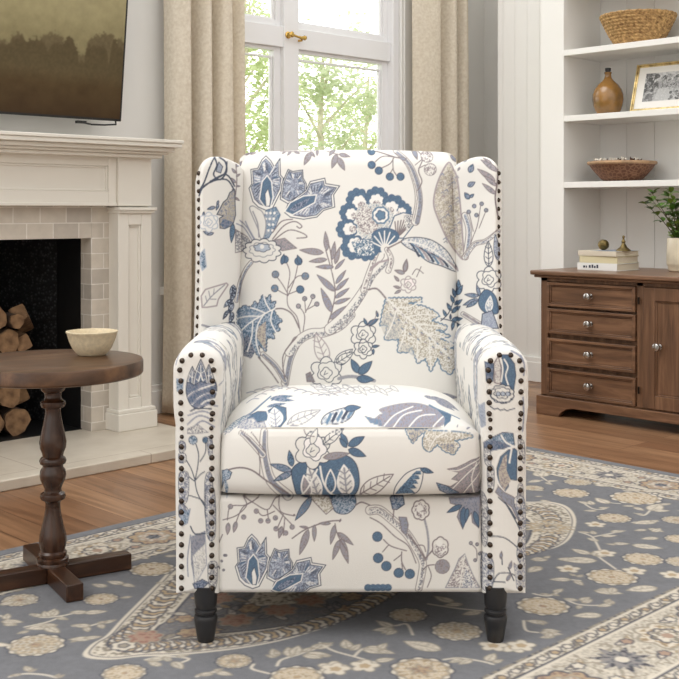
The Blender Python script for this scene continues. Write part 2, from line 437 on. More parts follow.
    # striped leaf right of it
    p = P('B', '320,560 345,545 400,542 460,555 520,595 560,650 576,698 500,670 440,650 390,610 345,585', True); c.poly(p, LB, IV, .5); c.line(np.vstack([p, p[:1]]), .8, NV)
    for k in range(9):
        c.line(P('B', f'{350 + k * 18},{560 + k * 9} {372 + k * 22},{580 + k * 10} {400 + k * 22},{625 + k * 8}', False), (1.0, 2.0), (NV, BL, MV)[k % 3])
    stem(c, 'B', '330,560 400,570 480,610 576,698', 1.0, WH); stem(c, 'B', '260,590 320,560', 1.2, BR)
    # branch upper right
    trunk(c, 'B', '385,470 400,390 395,320 370,240 340,190 300,150', (6, 3.5), GR, SL, side=.5); stem(c, 'B', '395,330 415,290 400,240 420,180 385,130', .9); stem(c, 'B', '165,135 240,160 300,180 345,185', 1.0)
    for s in ('300,180 240,175 205,200', '285,185 285,235 300,262', '285,230 268,258', '290,180 270,210 225,232'): stem(c, 'B', s, .8, BR)
    berries(c, 'B', '188,152 188,215 220,241 270,268 318,268', 3.9); berries(c, 'B', '440,175 453,235', 6.2, MV, IV, BR)
    stem(c, 'B', '400,230 430,215', .7); stem(c, 'B', '385,215 415,190', .7); leaves(c, 'B', '380,135>395,190 345,190>310,180 555,165>590,200 590,225>580,240', GR, SL, BR)
    # paisley leaf
    p = P('B', '540,202 505,250 478,320 468,390 485,450 525,540 565,600 605,640 600,540 592,420 580,300 565,240', True); c.poly(p, TN, IV, .55); c.poly(p, MV, TN, .45, True, .35); c.line(np.vstack([p, p[:1]]), 1.4, MV)
    for k in range(26):
        q = P('B', f'{500 + (k * 37) % 85},{260 + (k * 61) % 330}')[0]; c.line([q, q + (2.2, -1.6), q + (3.4, .4)], .9, (SL, MV, GR)[k % 3])
    # little mauve rose and sprig
    rose(c, 'D', '352,165', 7.5, MV, IV, fill2=(.86, .80, .79)); leaves(c, 'D', '335,110>345,50 335,115>290,100 310,150>288,125 315,180>285,172 318,190>290,205 335,105>345,60', MV, GR, BR); stem(c, 'D', '370,120 390,95 420,115', .7); stem(c, 'D', '390,130 410,85', .7)
    # big oak leaf
    shape(c, 'D', '250,230 280,225 415,225 415,245 355,250 420,262 470,285 495,310 460,330 530,355 515,378 480,372 545,400 500,412 570,440 545,455 592,478 585,520 545,575 500,545 485,500 455,560 430,500 395,522 370,450 355,470 305,470 310,410 280,412 245,412 258,350 225,350 235,290', TN, IV, BL, 1.1, thr=.5, jg=(4, .9))
    c.poly(P('D', '240,290 300,300 330,350 310,410 250,410 228,350'), LB, TN, .5, alpha=.55); c.poly(P('D', '310,420 370,440 390,500 350,470 305,465'), LB, TN, .5, alpha=.5)
    c.line(P('D', '170,190 215,190 255,225 330,300 430,380 545,500', False), 1.4, IV)
    for s in ('300,270 360,265 410,238', '340,310 420,300 485,308', '390,345 460,350 525,362', '430,385 500,400 560,440', '300,275 280,340 250,400', '345,320 335,390 310,460', '400,360 395,430 395,515', '450,400 450,470 455,550'):
        c.line(P('D', s, False), 1.0, IV)
    for k in range(60):
        q = P('D', f'{250 + (k * 53) % 300},{240 + (k * 29) % 70 + (k * 53) % 300 * .75}')[0]; c.line([q, q + (1.6, 1.3)], .9, (BL, GR, MV, TN)[k % 4], None)
    stem(c, 'D', '170,188 210,183 250,225', 1.3, BR)
    # navy sprig at right edge
    stem(c, 'D', '500,330 545,280 585,150', .8, NV); stem(c, 'D', '500,320 545,330 600,355', .8, NV)
    leaves(c, 'D', '585,190>580,145 575,215>600,170 570,225>555,185 562,250>545,215 565,260>598,235 548,285>528,250 550,295>590,265 525,310>510,280 545,325>545,300 550,330>600,320 560,335>552,375 580,345>590,372', DB, BL, NV, wr=.4)
    # ------------------------------------------------ seat top (the print runs over the front edge)
    for k in range(14):
        q = P('E', f'{260 + k * 27},{222 - 18 * math.sin(k * .5) - k * .8}')[0]; c.line(catmull([q, q + (6, -1.5), q + (12, .5)]), .7, (SL, GR, MV)[k % 3])
    for k in range(10): leaf(c, P('S', f'{500 + k * 16},{78 + (k % 3) * 14}')[0], P('S', f'{560 + k * 16},{92 + (k % 4) * 11}')[0], 3, (.82, .81, .80), IV, GR, lw=.5)
    for k in range(10): leaf(c, P('T', f'{10 + k * 24},{84 + (k % 3) * 12}')[0], P('T', f'{50 + k * 24},{98 + (k % 4) * 10}')[0], 3.4, (.84, .82, .78), IV, GR, lw=.5)
    leaves(c, 'S', '315,130>425,128 330,135>430,150 320,140>375,118 300,165>395,160', BL, SL, None, wr=.18)
    shape(c, 'S', '215,195 260,180 300,190 345,165 390,180 392,235 365,268 330,270 300,235 250,240 235,262 210,250', BL, DB, NV, .6)
    leaf(c, P('S', '345,265')[0], P('S', '335,175')[0], 15, IV, None, WH, SL, .9, veins=3); stem(c, 'S', '290,270 310,220 300,180', 1.0, WH)
    leaf(c, P('S', '395,255')[0], P('S', '545,195')[0], 11, IV, None, GR, GR, .9, veins=4)
    for k in range(5): stem(c, 'S', f'{110 + k * 12},{270 - k * 6} {150 + k * 20},{215 - k * 8} {240 + k * 20},{175 - k * 14}', 1.1, (SL, BL, GR)[k % 3])
    shape(c, 'S', '170,255 190,215 240,212 260,245 290,240 300,268 215,272', IV, SL, SL, .9)
    shape(c, 'S', '95,230 150,190 200,180 230,195 180,225 130,270', BL, IV, SL, .6, thr=.55)
    p = P('S', '550,255 560,225 600,200 679,180 700,195 680,230 640,250 590,258', True); c.poly(p, LB, IV); c.line(np.vstack([p, p[:1]]), .8, NV)
    for k in range(5): c.line(P('S', f'{575 + k * 24},{250 - k * 6} {592 + k * 25},{215 - k * 5}'), 2.4, (BL, NV)[k % 2])
    leaves(c, 'T', '20,190>95,182', BL, DB)
    # mauve plume right of the middle
    p = P('T', '112,222 150,235 180,215 195,210 180,190 270,165 350,158 420,170 470,195 495,200 480,240 430,270 340,270 250,278 200,268 150,250', True); c.poly(p, MV, SL, .5); c.line(np.vstack([p, p[:1]]), .7, GR)
    for s in ('240,270 290,215 370,190', '310,270 360,220 430,205', '420,265 450,230 470,205', '200,262 250,215 330,175'): c.line(P('T', s, False), 1.0, WH)
    c.poly(P('T', '112,222 185,238 190,268 135,250'), SL, BL); c.poly(P('T', '430,165 505,185 500,230 470,265 475,215'), BL, DB)
    stem(c, 'T', '405,160 450,175 540,195', 1.4, BL)
    leaves(c, 'T', '530,262>535,240 575,260>590,225 380,120>440,128 400,125>470,118 440,120>540,140 430,130>520,152', SL, GR, None, wr=.25)
    # front face of the seat
    trunk(c, 'E', '320,350 318,400 325,460 345,520 400,570', (5, 9), GR, SL); trunk(c, 'E', '240,350 275,385 315,430', (3, 5), GR, SL); stem(c, 'E', '180,485 235,475 280,485 330,520 400,560', 1.3, BR)
    stem(c, 'E', '250,360 300,420 305,500', .8, BR); stem(c, 'E', '275,350 325,420', .7, BR)
    shape(c, 'E', '172,485 190,478 208,492 200,515 180,525 172,560', BL, LB, NV, .7); leaf(c, P('E', '185,520')[0], P('E', '192,585')[0], 4, BL, LB, None)
    leaves(c, 'E', '415,485>340,462 415,490>352,520', BL, SL, NV, wr=.3); leaves(c, 'E', '415,470>405,415', DB, BL, NV)
    shape(c, 'E', '415,480 450,455 500,470 520,440 590,430 632,462 642,530 620,572 580,585 500,582 440,575 420,530', BL, DB, NV, .8, closed=True)
    for s, w in (('505,575>470,470', 13), ('600,565>590,465', 16)):
        a, b = s.split('>'); leaf(c, P('E', a)[0], P('E', b)[0], w, (.80, .79, .77), IV, WH, GR, 1.4, veins=4)
    leaf(c, P('E', '470,575')[0], P('E', '455,500')[0], 10, GR, MV, WH, None, 1.2); leaf(c, P('E', '545,560')[0], P('E', '545,480')[0], 10, DB, BL, WH, None, 1.2)
    c.line(P('E', '510,470 520,520 545,560 590,580', False), 1.6, WH); c.line(P('E', '440,575 470,540 500,480', False), 1.4, WH)
    rose(c, 'E', '485,415', 17, NV, IV, fill2=(.86, .83, .82)); leaves(c, 'E', '480,395>500,340', IV, None, NV); leaf(c, P('E', '520,395')[0], P('E', '590,340')[0], 9, IV, None, NV, NV, .7, veins=3)
    stem(c, 'E', '455,345 465,365 490,370', .8); leaf(c, P('E', '520,440')[0], P('E', '610,425')[0], 7, MV, GR, BR)
    leaves(c, 'E', '600,400>580,355 605,400>660,370 605,412>665,435 600,405>575,375', BL, DB, NV, wr=.42)
    leaf(c, P('T', '90,570')[0], P('T', '240,480')[0], 15, IV, None, BR, BR, 1.0, veins=4)
    p = P('K', '120,155 130,100 165,50 200,20 255,0 275,10 270,70 245,125 180,145 130,155', True); c.poly(p, IV); c.line(np.vstack([p, p[:1]]), .8, NV)
    for k in range(5): c.poly(P('K', f'{128 + k * 22},{135 - k * 25} {160 + k * 20},{95 - k * 20} {215 + k * 12},{110 - k * 24} {235 + k * 8},{130 - k * 24}'), DB, BL)
    leaves(c, 'K', '262,5>330,25', DB, BL)
    shape(c, 'T', '295,275 340,275 380,278 470,285 600,280 607,292 565,315 520,325 545,345 515,392 470,375 440,345 405,380 378,365 372,330 385,290 360,310 330,342 308,310', TN, IV, BL, 1.0, thr=.55, jg=(4, .8))
    c.poly(P('T', '300,280 380,280 330,340'), SL, TN); c.poly(P('T', '445,345 520,335 515,390'), SL, TN); stem(c, 'T', '500,280 430,320 400,375', 1.0, IV)
    shape(c, 'T', '640,390 600,410 570,430 530,450 485,458 510,468 540,475 505,505 540,515 500,540 435,520 445,545 490,575 640,575', GR, MV, BR, .6)
    for s in ('640,420 560,500 500,560', '640,480 590,540 560,575', '640,400 550,460 500,465', '625,420 600,500 610,575'): c.line(P('T', s, False), .9, IV)
    shape(c, 'T', '435,520 480,535 540,570 490,575 450,555', BL, SL, NV, .6)
    # ------------------------------------------------ lower front panel
    for s in ('245,100 280,120 330,145 355,110 370,105', '245,100 260,130 225,165 180,180', '285,115 245,140 220,200', '300,105 255,130 205,135 195,180', '350,130 385,165 420,200', '370,100 375,150 420,165', '385,160 365,205', '390,170 385,230', '295,145 315,165 355,150', '330,145 335,180'): stem(c, 'G', s, .85, BR)
    berries(c, 'G', '205,135 293,150 250,170 308,182 333,182 360,208 393,222 415,202 358,172', 2.4, GR, MV, BR)
    leaves(c, 'G', '225,185>216,222 198,190>195,230 380,200>370,240 420,160>425,165', GR, MV, BR)
    shape(c, 'G', '550,105 590,85 625,100 630,130 600,158 560,150', BL, LB, NV, .7, closed=True); shape(c, 'G', '470,100 500,100 540,105 555,140 530,160 500,130', TN, IV, BR, .7); leaf(c, P('G', '480,105')[0], P('G', '425,180')[0], 7, SL, BL, NV)
    stem(c, 'G', '415,240 460,210 530,185 580,180', 1.0); leaves(c, 'G', '470,210>440,295 490,195>490,250 470,205>440,200 575,185>580,175 560,195>545,260 570,220>622,262 580,240>605,325 575,245>552,312 545,190>505,190', MV, GR, BR, wr=.26); stem(c, 'G', '560,190 570,230 600,280', .8)
    for s in ('630,130 650,120 679,130',): stem(c, 'G', s, 1.0)
    sh = lambda s: ' '.join('%g,%g' % (float(q.split(',')[0]) * .75 + 55, float(q.split(',')[1]) * .75 + 98) for q in s.split())
    lotus(c, 'G', sh)
    berries(c, 'G', '185,300 175,320 190,300 182,350 165,345', 1.1, GR, MV)
    stem(c, 'G', '165,260 178,230', .8)
    trunk(c, 'K', '0,225 50,225 110,270 190,345 250,440 275,500 270,560 255,640', (7, 5), GR, IV, side=-.5); stem(c, 'K', '0,262 60,295 130,360 200,410 240,500', .9); stem(c, 'K', '305,520 320,570 300,630', .8)
    shape(c, 'K', '150,260 190,262 200,300 190,355 165,330', GR, SL, BR)
    stem(c, 'K', '200,350 245,410 292,485', 1.2); stem(c, 'K', '285,275 300,340 305,420 295,480', 1.6, GR); stem(c, 'K', '290,475 325,435', 1.2); stem(c, 'K', '275,540 300,515 335,510', .9); stem(c, 'K', '250,405 280,410 290,440', .8)
    p = P('K', '265,225')[0]; scal(c, p, 8.5, 7, IV, BR, 1.1, 0, .12, ry=9.5); scal(c, p, 6.5, 6, MV, None, .6, 0, .2, ry=7, tex=WH); c.disc(p - (1, 2), 3.2, WH)
    p = P('K', '367,418')[0]; scal(c, p, 8, 6, IV, BR, 1.1, 0, .12, ry=10); scal(c, p + (0, 2), 6, 6, MV, None, .6, 0, .2, ry=7, tex=WH); c.disc(p - (1, 4), 3.4, WH)
    berries(c, 'K', '378,520', 7.4, MV, GR, BR)
    for s in ('70,375 110,410 190,435', '95,405 65,440', '165,440 165,490 185,535', '163,455 125,485', '165,500 170,530'): stem(c, 'K', s, .9, BR)
    berries(c, 'K', '38,360 42,472 85,515 150,552 208,558', 5, BL, DB)
    shape(c, 'K', '118,158 105,165 118,220 140,222 180,195 175,158', LB, DB, NV, .8); stem(c, 'K', '125,220 120,265', 1.0)
    shape(c, 'K', '415,165 420,190 470,205 405,235 470,215 455,260 485,325 495,225 500,280 530,240 535,290 570,320 578,160', SL, GR, BR, .7); leaves(c, 'K', '480,200>402,238 490,210>485,322 545,230>570,318 510,215>500,290', BL, DB, NV, wr=.3)
    shape(c, 'K', '495,455 465,480 445,530 430,560 395,632 575,632 540,570 510,500', MV, IV, GR, .9, thr=.5)
    c.poly(P('K', '500,520 560,632 480,632'), SL, IV, .5); stem(c, 'K', '495,460 480,550 470,632', .8, IV)
    stem(c, 'K', '560,480 555,430 525,400', .7); berries(c, 'K', '527,398 560,405 550,488 575,455', 1.7, GR, MV)
    for k in range(5): c.disc(P('K', f'{-10 + k * 26},632')[0], 4, BL, DB)
    # ------------------------------------------------ wings
    for s in ('165,60 185,75 190,105 170,130 150,115 160,85 150,60', '150,60 135,100 120,140 105,165', '160,130 120,150 105,180', '105,165 150,130 190,115 215,150', '140,135 190,130 215,165', '190,75 185,110 150,130'): stem(c, 'W', s, 1.2, NV)
    shape(c, 'W', '165,75 178,90 172,110 158,105', LB, SL, NV)
    stem(c, 'W', '216,75 222,130 215,200', .8); leaves(c, 'W', '218,90>232,70 218,110>206,95 220,120>232,112 218,140>205,125 220,150>232,150 218,170>207,160 216,185>230,195', MV, SL, BR)
    shape(c, 'W', '200,170 215,160 218,240 210,270 185,282 170,280 168,250 180,242 160,238 180,200 192,190', TN, GR, NV, .8); c.poly(P('W', '170,270 180,250 212,262 185,282'), SL, DB); c.poly(P('W', '165,236 190,195 205,175 190,240'), SL, TN)
    leaf(c, P('W', '210,265')[0], P('W', '205,325')[0], 5, DB, BL)
    for s in ('165,195>160,210 155,215>130,222 165,205>158,225 120,230>118,245 135,300>118,290 150,295>130,302', ): leaves(c, 'W', s, BL, SL, NV)
    rose(c, 'W', '135,262', 9, LB, WH); shape(c, 'W', '108,360 122,345 128,400 115,412 108,390', BL, LB, LB)
    p = shape(c, 'W', '115,525 112,490 125,470 150,462 190,450 195,455 165,500 160,520 130,525', IV, None, MV, 1.2); stem(c, 'W', '120,520 145,490 185,455', .9, GR)
    for s in ('130,510 125,490', '140,497 135,475', '150,485 152,468', '140,500 158,500'): stem(c, 'W', s, .7, GR)
    stem(c, 'W', '205,480 195,540 180,560', 1.2, NV)
    for s in ('212,460>205,500 210,490>182,520 212,500>198,545 200,530>182,555 212,540>196,580'): pass
    leaves(c, 'W', '212,455>208,505 205,500>182,525 208,505>200,545 196,535>180,556 210,540>200,575', NV, LB, NV, wr=.4, thr=.6)
    stem(c, 'W', '115,580 150,590 190,600 215,615', 1.6, GR); shape(c, 'W', '175,575 215,570 215,620 190,600', DB, GR, NV)
    # right wing
    leaves(c, 'X', '60,108>72,82 55,150>78,138 60,190>45,170 62,185>74,175 40,70>60,60', BL, SL, NV, wr=.6); leaves(c, 'X', '150,105>97,68 140,135>85,97 145,150>105,118 142,175>100,142 130,80>105,62', GR, MV, BR, wr=.26)
    stem(c, 'X', '152,90 145,150 140,190 150,250', 1.2, BR); berries(c, 'X', '98,205 75,212 58,230 112,225 82,240', 2.0, GR, SL)
    stem(c, 'X', '95,210 85,270 70,310 60,340', .7); stem(c, 'X', '60,235 72,290', .7); stem(c, 'X', '110,230 90,280', .7)
    trunk(c, 'X', '45,240 58,290 48,370', (4, 4), SL, LB); trunk(c, 'X', '45,370 75,330 110,320 150,290', (3.5, 2.5), SL, IV)
    leaf(c, P('X', '120,400')[0], P('X', '118,320')[0], 9, IV, None, NV, NV, .8, veins=4); leaf(c, P('X', '148,380')[0], P('X', '140,300')[0], 6, SL, LB, NV)
    rose(c, 'X', '120,440', 12, NV, IV); shape(c, 'X', '88,500 110,470 140,490 150,540 120,545 95,530', BL, DB, NV, .7, closed=True); leaf(c, P('X', '118,540')[0], P('X', '125,490')[0], 7, LB, IV, WH)
    leaves(c, 'X', '88,490>45,485 88,500>40,518 92,490>82,455 85,505>50,525', BL, SL, NV, wr=.3)
    trunk(c, 'X', '40,545 80,570 110,590', (3, 4), MV, GR); shape(c, 'X', '95,590 100,545 130,535 150,590', LB, SL, NV, .8)
    # ------------------------------------------------ arm fronts
    for q, w in (('250,720>255,330', 9), ('440,720>440,310', 9), ('345,760>350,250', 13)):
        a_, b_ = q.split('>'); a_ = P('L', a_)[0]; b_ = P('L', b_)[0]; leaf(c, a_, b_, w + 2.5, WH, None, NV, None, .8); leaf(c, a_, b_ + (0, 1.6), w, SL, DB, None, WH, .7, veins=4)
    leaf(c, P('L', '345,690')[0], P('L', '350,420')[0], 6, DB, BL, WH, None, .9)
    shape(c, 'E', '60,188 85,196 105,184 130,192 152,184 158,215 146,250 118,268 96,278 70,262 56,225', SL, DB, NV, .8, closed=True); [c.line(P('E', q, False), 1.3, WH) for q in ('62,235 90,215 150,195', '75,262 110,232 156,222', '95,275 120,252 150,245')]
    for s in ('60,240 110,200 150,190', '70,262 120,230 155,225', '62,300 110,285 150,300', '60,330 100,300 150,318', '75,345 110,318 150,340', '90,270 130,262 160,270', '70,285 95,275 140,278'): stem(c, 'E', s, 1.1, (NV, SL, GR)[len(s) % 3])
    shape(c, 'E', '60,345 95,330 130,358 60,362', GR, IV, GR, .6); shape(c, 'E', '20,175 48,175 45,210 22,220', BL, LB, None)
    for s in ('10,110 40,70 90,60', '18,130 30,90 60,60', '60,40 100,30 150,60', '150,80 180,110 190,160', '165,200 180,190 200,210'): stem(c, 'E', s, .8, SL)
    berries(c, 'M', '157,155', 4.4, BL, LB); berries(c, 'M', '243,155', 3.2, DB, BL)
    for s in ('178,185 195,250 190,330 175,410 172,440 190,520 240,610', '245,170 240,240 205,300', '110,290 145,350 172,430', '115,390 150,420 172,435', '175,425 205,390 235,370', '110,525 165,540 215,560 245,605'): stem(c, 'M', s, .8, NV)
    for s in ('62,170 100,170 105,220 65,240', '60,250 105,250 108,300 62,310', '60,390 105,400 105,560 62,540', '255,140 285,150 285,260 262,250', '240,410 285,400 285,679 240,679', '60,600 90,590 130,640 100,679 60,679'): shape(c, 'M', s, SL, IV, NV, .5, closed=True, thr=.6)
    shape(c, 'G', '80,250 120,235 125,330 85,400 75,330', IV, GR, SL, .6, thr=.75); shape(c, 'G', '70,235 122,215 118,260 78,300 85,380 72,330', SL, GR, None); shape(c, 'G', '78,395 110,380 132,392 110,412 85,412', DB, SL, NV)
    stem(c, 'G', '70,200 85,225 120,225', 1.0, NV); shape(c, 'G', '122,80 150,80 152,235 126,230', SL, IV, NV, .5, closed=True, thr=.6); shape(c, 'G', '130,330 158,330 155,412 135,412', GR, IV, NV, .5, closed=True, thr=.55)
    shape(c, 'G', '30,30 62,20 60,110 34,120', SL, IV, NV, .5, closed=True, thr=.6); shape(c, 'G', '30,130 55,150 70,140 60,190 40,200', BL, LB, SL, .5); stem(c, 'G', '70,230 60,310 62,370', .9, SL)
    # right arm front
    shape(c, 'Q', '175,120 215,120 260,180 270,260 255,360 200,340 165,330 170,230', BL, DB, NV, .7); shape(c, 'Q', '120,180 150,130 168,200 165,320 125,310', IV, MV, BR, .9, thr=.6); shape(c, 'Q', '62,170 120,180 115,300 70,300', SL, DB, NV, .6)
    for s in ('190,150 215,200 200,260 220,330', '170,150 180,220 170,300'): c.line(P('Q', s, False), 1.2, WH)
    p = P('Q', '178,385')[0]; scal(c, p, 11.5, 10, IV, NV, .9, 0, .15, ry=9); scal(c, p + (0, -1), 8, 7, IV, NV, .8, .2, .25, ry=5.5)
    for k in range(3): scal(c, P('Q', f'{150 + k * 32},385')[0], 2.2, 5, LB, NV, .6)
    c.line(P('Q', '95,390 110,420 135,425 150,442 175,438 200,448 225,435 250,420', None), .9, NV); c.line(P('Q', '95,470 125,490 145,482 165,497 190,488 210,500 235,490 262,485', None), .9, NV)
    for s in ('310,130 330,190 325,260', '240,95 300,130 328,180', '30,140 20,240 10,330', '320,410 325,540 318,640'): stem(c, 'Q', s, 1.3, SL)
    shape(c, 'Q', '20,480 60,440 70,600 30,640', LB, SL, None, thr=.6)
    shape(c, 'R', '55,110 110,70 180,35 250,40 262,125 230,140 150,150 60,170', BL, LB, NV, .7, thr=.62); shape(c, 'R', '55,110 120,85 200,110 230,135 120,160 60,165', SL, DB, None, thr=.5)
    shape(c, 'R', '140,280 165,200 215,155 262,145 278,160 275,360 235,355 215,330 220,400 190,440 150,400', BL, DB, NV, .7); shape(c, 'R', '150,300 185,200 210,180 205,290 235,360 190,430 160,380', MV, TN, None)
    for s in ('270,130 200,150 150,200 130,280 150,380 200,450', '240,150 225,240', '170,55 200,100 250,128', '300,120 240,135'): c.line(P('R', s, False), 1.5, WH)
    shape(c, 'R', '130,440 150,400 190,440 250,470 310,530 350,600 340,679 290,640 240,540 200,510', GR, SL, BR, .7); stem(c, 'R', '150,475 220,540 270,620', .9, NV)
    for s in ('60,150 95,150 100,260 65,250', '80,270 120,280 118,420 85,420', '285,80 330,110 335,250 300,200', '285,400 320,400 320,560 285,540', '50,540 90,560 95,679 60,679'): shape(c, 'R', s, GR, IV, NV, .5, closed=True, thr=.55)
    for s in ('500,235 560,240 620,290', '560,120 600,190 620,240', '515,400 540,360 590,365 620,400', '548,290 550,330', '570,340 590,385', '490,410 520,390 560,390'): stem(c, 'H', s, .9, NV)
    leaves(c, 'H', '545,310>548,285 575,345>582,318 600,350>590,325 565,385>580,360', GR, SL, BR); shape(c, 'H', '590,110 630,120 632,330 600,300 610,200', SL, IV, NV, .5, closed=True, thr=.55); shape(c, 'H', '482,300 520,320 515,412 482,412', SL, IV, NV, .5, closed=True, thr=.6); shape(c, 'H', '480,100 500,120 500,260 482,250', GR, IV, NV, .5, closed=True, thr=.55)
    shape(c, 'H', '590,330 632,340 632,412 600,412', IV, SL, GR, .5, thr=.55)
FAB.lw = 1.2
chair_print(FAB)
FAB.blur()

# the same print on the sides, arms and outer back, at true size (metres; repeats every 0.6 m)
GEN = Canvas(0, 0, 150, 150, 4, IV, tex=.9)
def generic_print(c):
    r = random.Random(11)
    for i in range(9):
        x, y = r.uniform(0, 150), r.uniform(0, 150); a = r.uniform(0, 6.28); pts = [(x, y)]
        for k in range(5): a += r.uniform(-.6, .6); x += 14 * math.cos(a); y += 14 * math.sin(a); pts.append((x, y))
        p = catmull(pts); c.line(p, (4, 2), BR); c.line(p, (2.8, 1), GR, IV)
        for k in range(3, len(p) - 2, 4):
            b = a + r.uniform(-1.6, 1.6); ln = r.uniform(8, 17)
            leaf(c, p[k], p[k] + (ln * math.cos(b), ln * math.sin(b)), ln * .4, r.choice([BL, SL, MV, IV, LB, TN]), r.choice([DB, IV, GR]), NV, WH, .8, veins=3)
    for i in range(14):
        x, y = r.uniform(0, 150), r.uniform(0, 150)
        scal(c, np.array((x, y)), r.uniform(6, 11), 8, r.choice([BL, IV, SL]), NV, .8, 0, .25, tex=r.choice([DB, LB, None])); scal(c, np.array((x, y)), 4.5, 6, WH, NV, .7, 0, .3); c.disc((x, y), 1.8, MV)
    for i in range(26): c.disc((r.uniform(0, 150), r.uniform(0, 150)), r.uniform(1.6, 3), r.choice([BL, GR]), DB)
generic_print(GEN); GEN.blur()
def gen_col(s, t):
    s = np.mod(np.asarray(s) / .004, 150); t = np.mod(np.asarray(t) / .004, 150)
    return GEN.sample(s, t)
# ================================================================ the armchair
M_FAB = print_mat('floral_linen', rough=.95, bump=.25, bscale=700, sheen=0, spec=.12)
M_PLAIN = plain('ivory_linen', IV, .9, spec=.2, bump=.2, bscale=500)
M_BLACK = plain('satin_black_wood', (.13, .13, .14), .32, spec=.5, var=.15)
M_NAIL = plain('aged_bronze_nail', (.27, .235, .21), .26, metal=.85, var=.3, vscale=300)
CHX, CHY = .0215, 2.60
def cw(x, y): return (x * RGT[0] + y * FWD[0], x * RGT[1] + y * FWD[1])
chair = thing('armchair', 'ivory wing armchair printed with blue and mauve flowers on black turned legs', 'armchair', (*cw(CHX, CHY), .006), YAW)
def cpr(x, y, z): return proj(np.asarray(x) + CHX, np.asarray(y) + CHY, np.asarray(z))   # where the cloth's pattern repeat is laid out

def roundoff(dl, dr, db, dt, r):
    dx = np.maximum(0, r - np.minimum(dl, dr)); dz = np.maximum(0, r - np.minimum(db, dt))
    d = np.minimum(np.hypot(dx, dz), r)
    return r - np.sqrt(np.maximum(r * r - d * d, 0))

def slab(name, X, Z, Y, yback, cols, parent, rows=14, shrink=None):
    """front surface grid (nb x na) given by X,Z,Y; side strips to yback and a back cap"""
    nb, na = X.shape
    V = np.stack([X, Y, Z], -1).reshape(-1, 3)
    Q = [grid_faces(nb, na)]
    idx = np.arange(nb * na).reshape(nb, na)
    loop = np.concatenate([idx[0, :], idx[1:, -1], idx[-1, -2::-1], idx[-2:0:-1, 0]])
    B = V[loop]; n = len(loop)
    seg = np.r_[0, np.cumsum(np.hypot(*np.diff(B[:, [0, 2]], axis=0).T))]
    allV = [V]; allC = [cols.reshape(-1, 3)]; prev = loop; off = len(V)
    for k in range(1, rows + 1):
        t = k / rows; R = B.copy(); R[:, 1] = B[:, 1] * (1 - t) + yback * t
        allV.append(R); cc = gen_col(seg, (R[:, 1] - B[:, 1]) + 2)
        m = min(1, k / 2) ; allC.append(cc * m + cols.reshape(-1, 3)[loop] * (1 - m))
        cur = np.arange(off, off + n); off += n
        Q.append(np.stack([prev, cur, np.roll(cur, -1), np.roll(prev, -1)], -1)); prev = cur
    return np_mesh(name, np.concatenate(allV), np.concatenate(Q), [prev[::-1]], np.clip(np.concatenate(allC), 0, 1), M_FAB, parent, 60)

def cloth_wave(x, z, a=.0012):
    return a * (np.sin(9 * x + 5 * z) + np.sin(17 * z - 7 * x + 1) * .6 + np.sin(31 * x + 3) * .25)

# backrest -------------------------------------------------
a = np.linspace(-1, 1, 400)[None, :]; b = np.linspace(0, 1, 420)[:, None]
hw = .281; zb = .40; zt0 = 1.018
ztop = zt0 - .007 * np.abs(a) ** 2.2 - .016 * np.clip((np.abs(a) - .9) / .1, 0, 1) ** 2
Z = zb + (ztop - zb) * b; X = a * hw * (1 - .012 * b) + 0 * b
yref = lambda z: .105 + (z - .42) * .21
d = roundoff(X + hw, hw - X, np.full_like(X, 9), ztop - Z, .048)
Y = yref(Z) + d * 1.1 - .028 * (1 - a ** 2) * np.sin(PI * np.clip(b * .9 + .05, 0, 1)) ** .8 + cloth_wave(X, Z)
px, py = cpr(X, yref(Z), Z)
slab('backrest', X, Z, Y, .36, FAB.sample(px, py), chair)
# wings ----------------------------------------------------
for s in (-1, 1):
    t = np.linspace(0, 1, 110)[None, :] ** .9; b = np.linspace(0, 1, 330)[:, None]
    xo = .366 - .004 * np.sin(b * PI); X = (xo - (xo - .258) * t)
    ztop = np.where(t < .5, .992 - .048 * ((.5 - t) / .5) ** 2.4, .992 - .034 * ((t - .5) / .5) ** 2)
    zb = .50; Z = zb + (ztop - zb) * b
    yr = .052 - .055 * np.sin(np.clip(t / .22, 0, 1) * PI / 2) + .225 * np.clip((t - .2) / .8, 0, 1) ** 1.6 + .045 * (b - .5)
    Y = yr + roundoff(np.full_like(X, 9), np.full_like(X, 9), np.full_like(X, 9), ztop - Z + 0 * X, .035) * .9 + cloth_wave(X, Z)
    px, py = cpr(s * X, yr, Z)
    C = FAB.sample(px, py)
    if s > 0: X, Z, Y, C = X[:, ::-1], Z[:, ::-1], Y[:, ::-1], C[:, ::-1]
    wing = slab('wing', s * X, Z, Y, .33, C, chair)
    tw = .055; 
    if s < 0: wings = [(s, wing)]
    else: wings.append((s, wing))
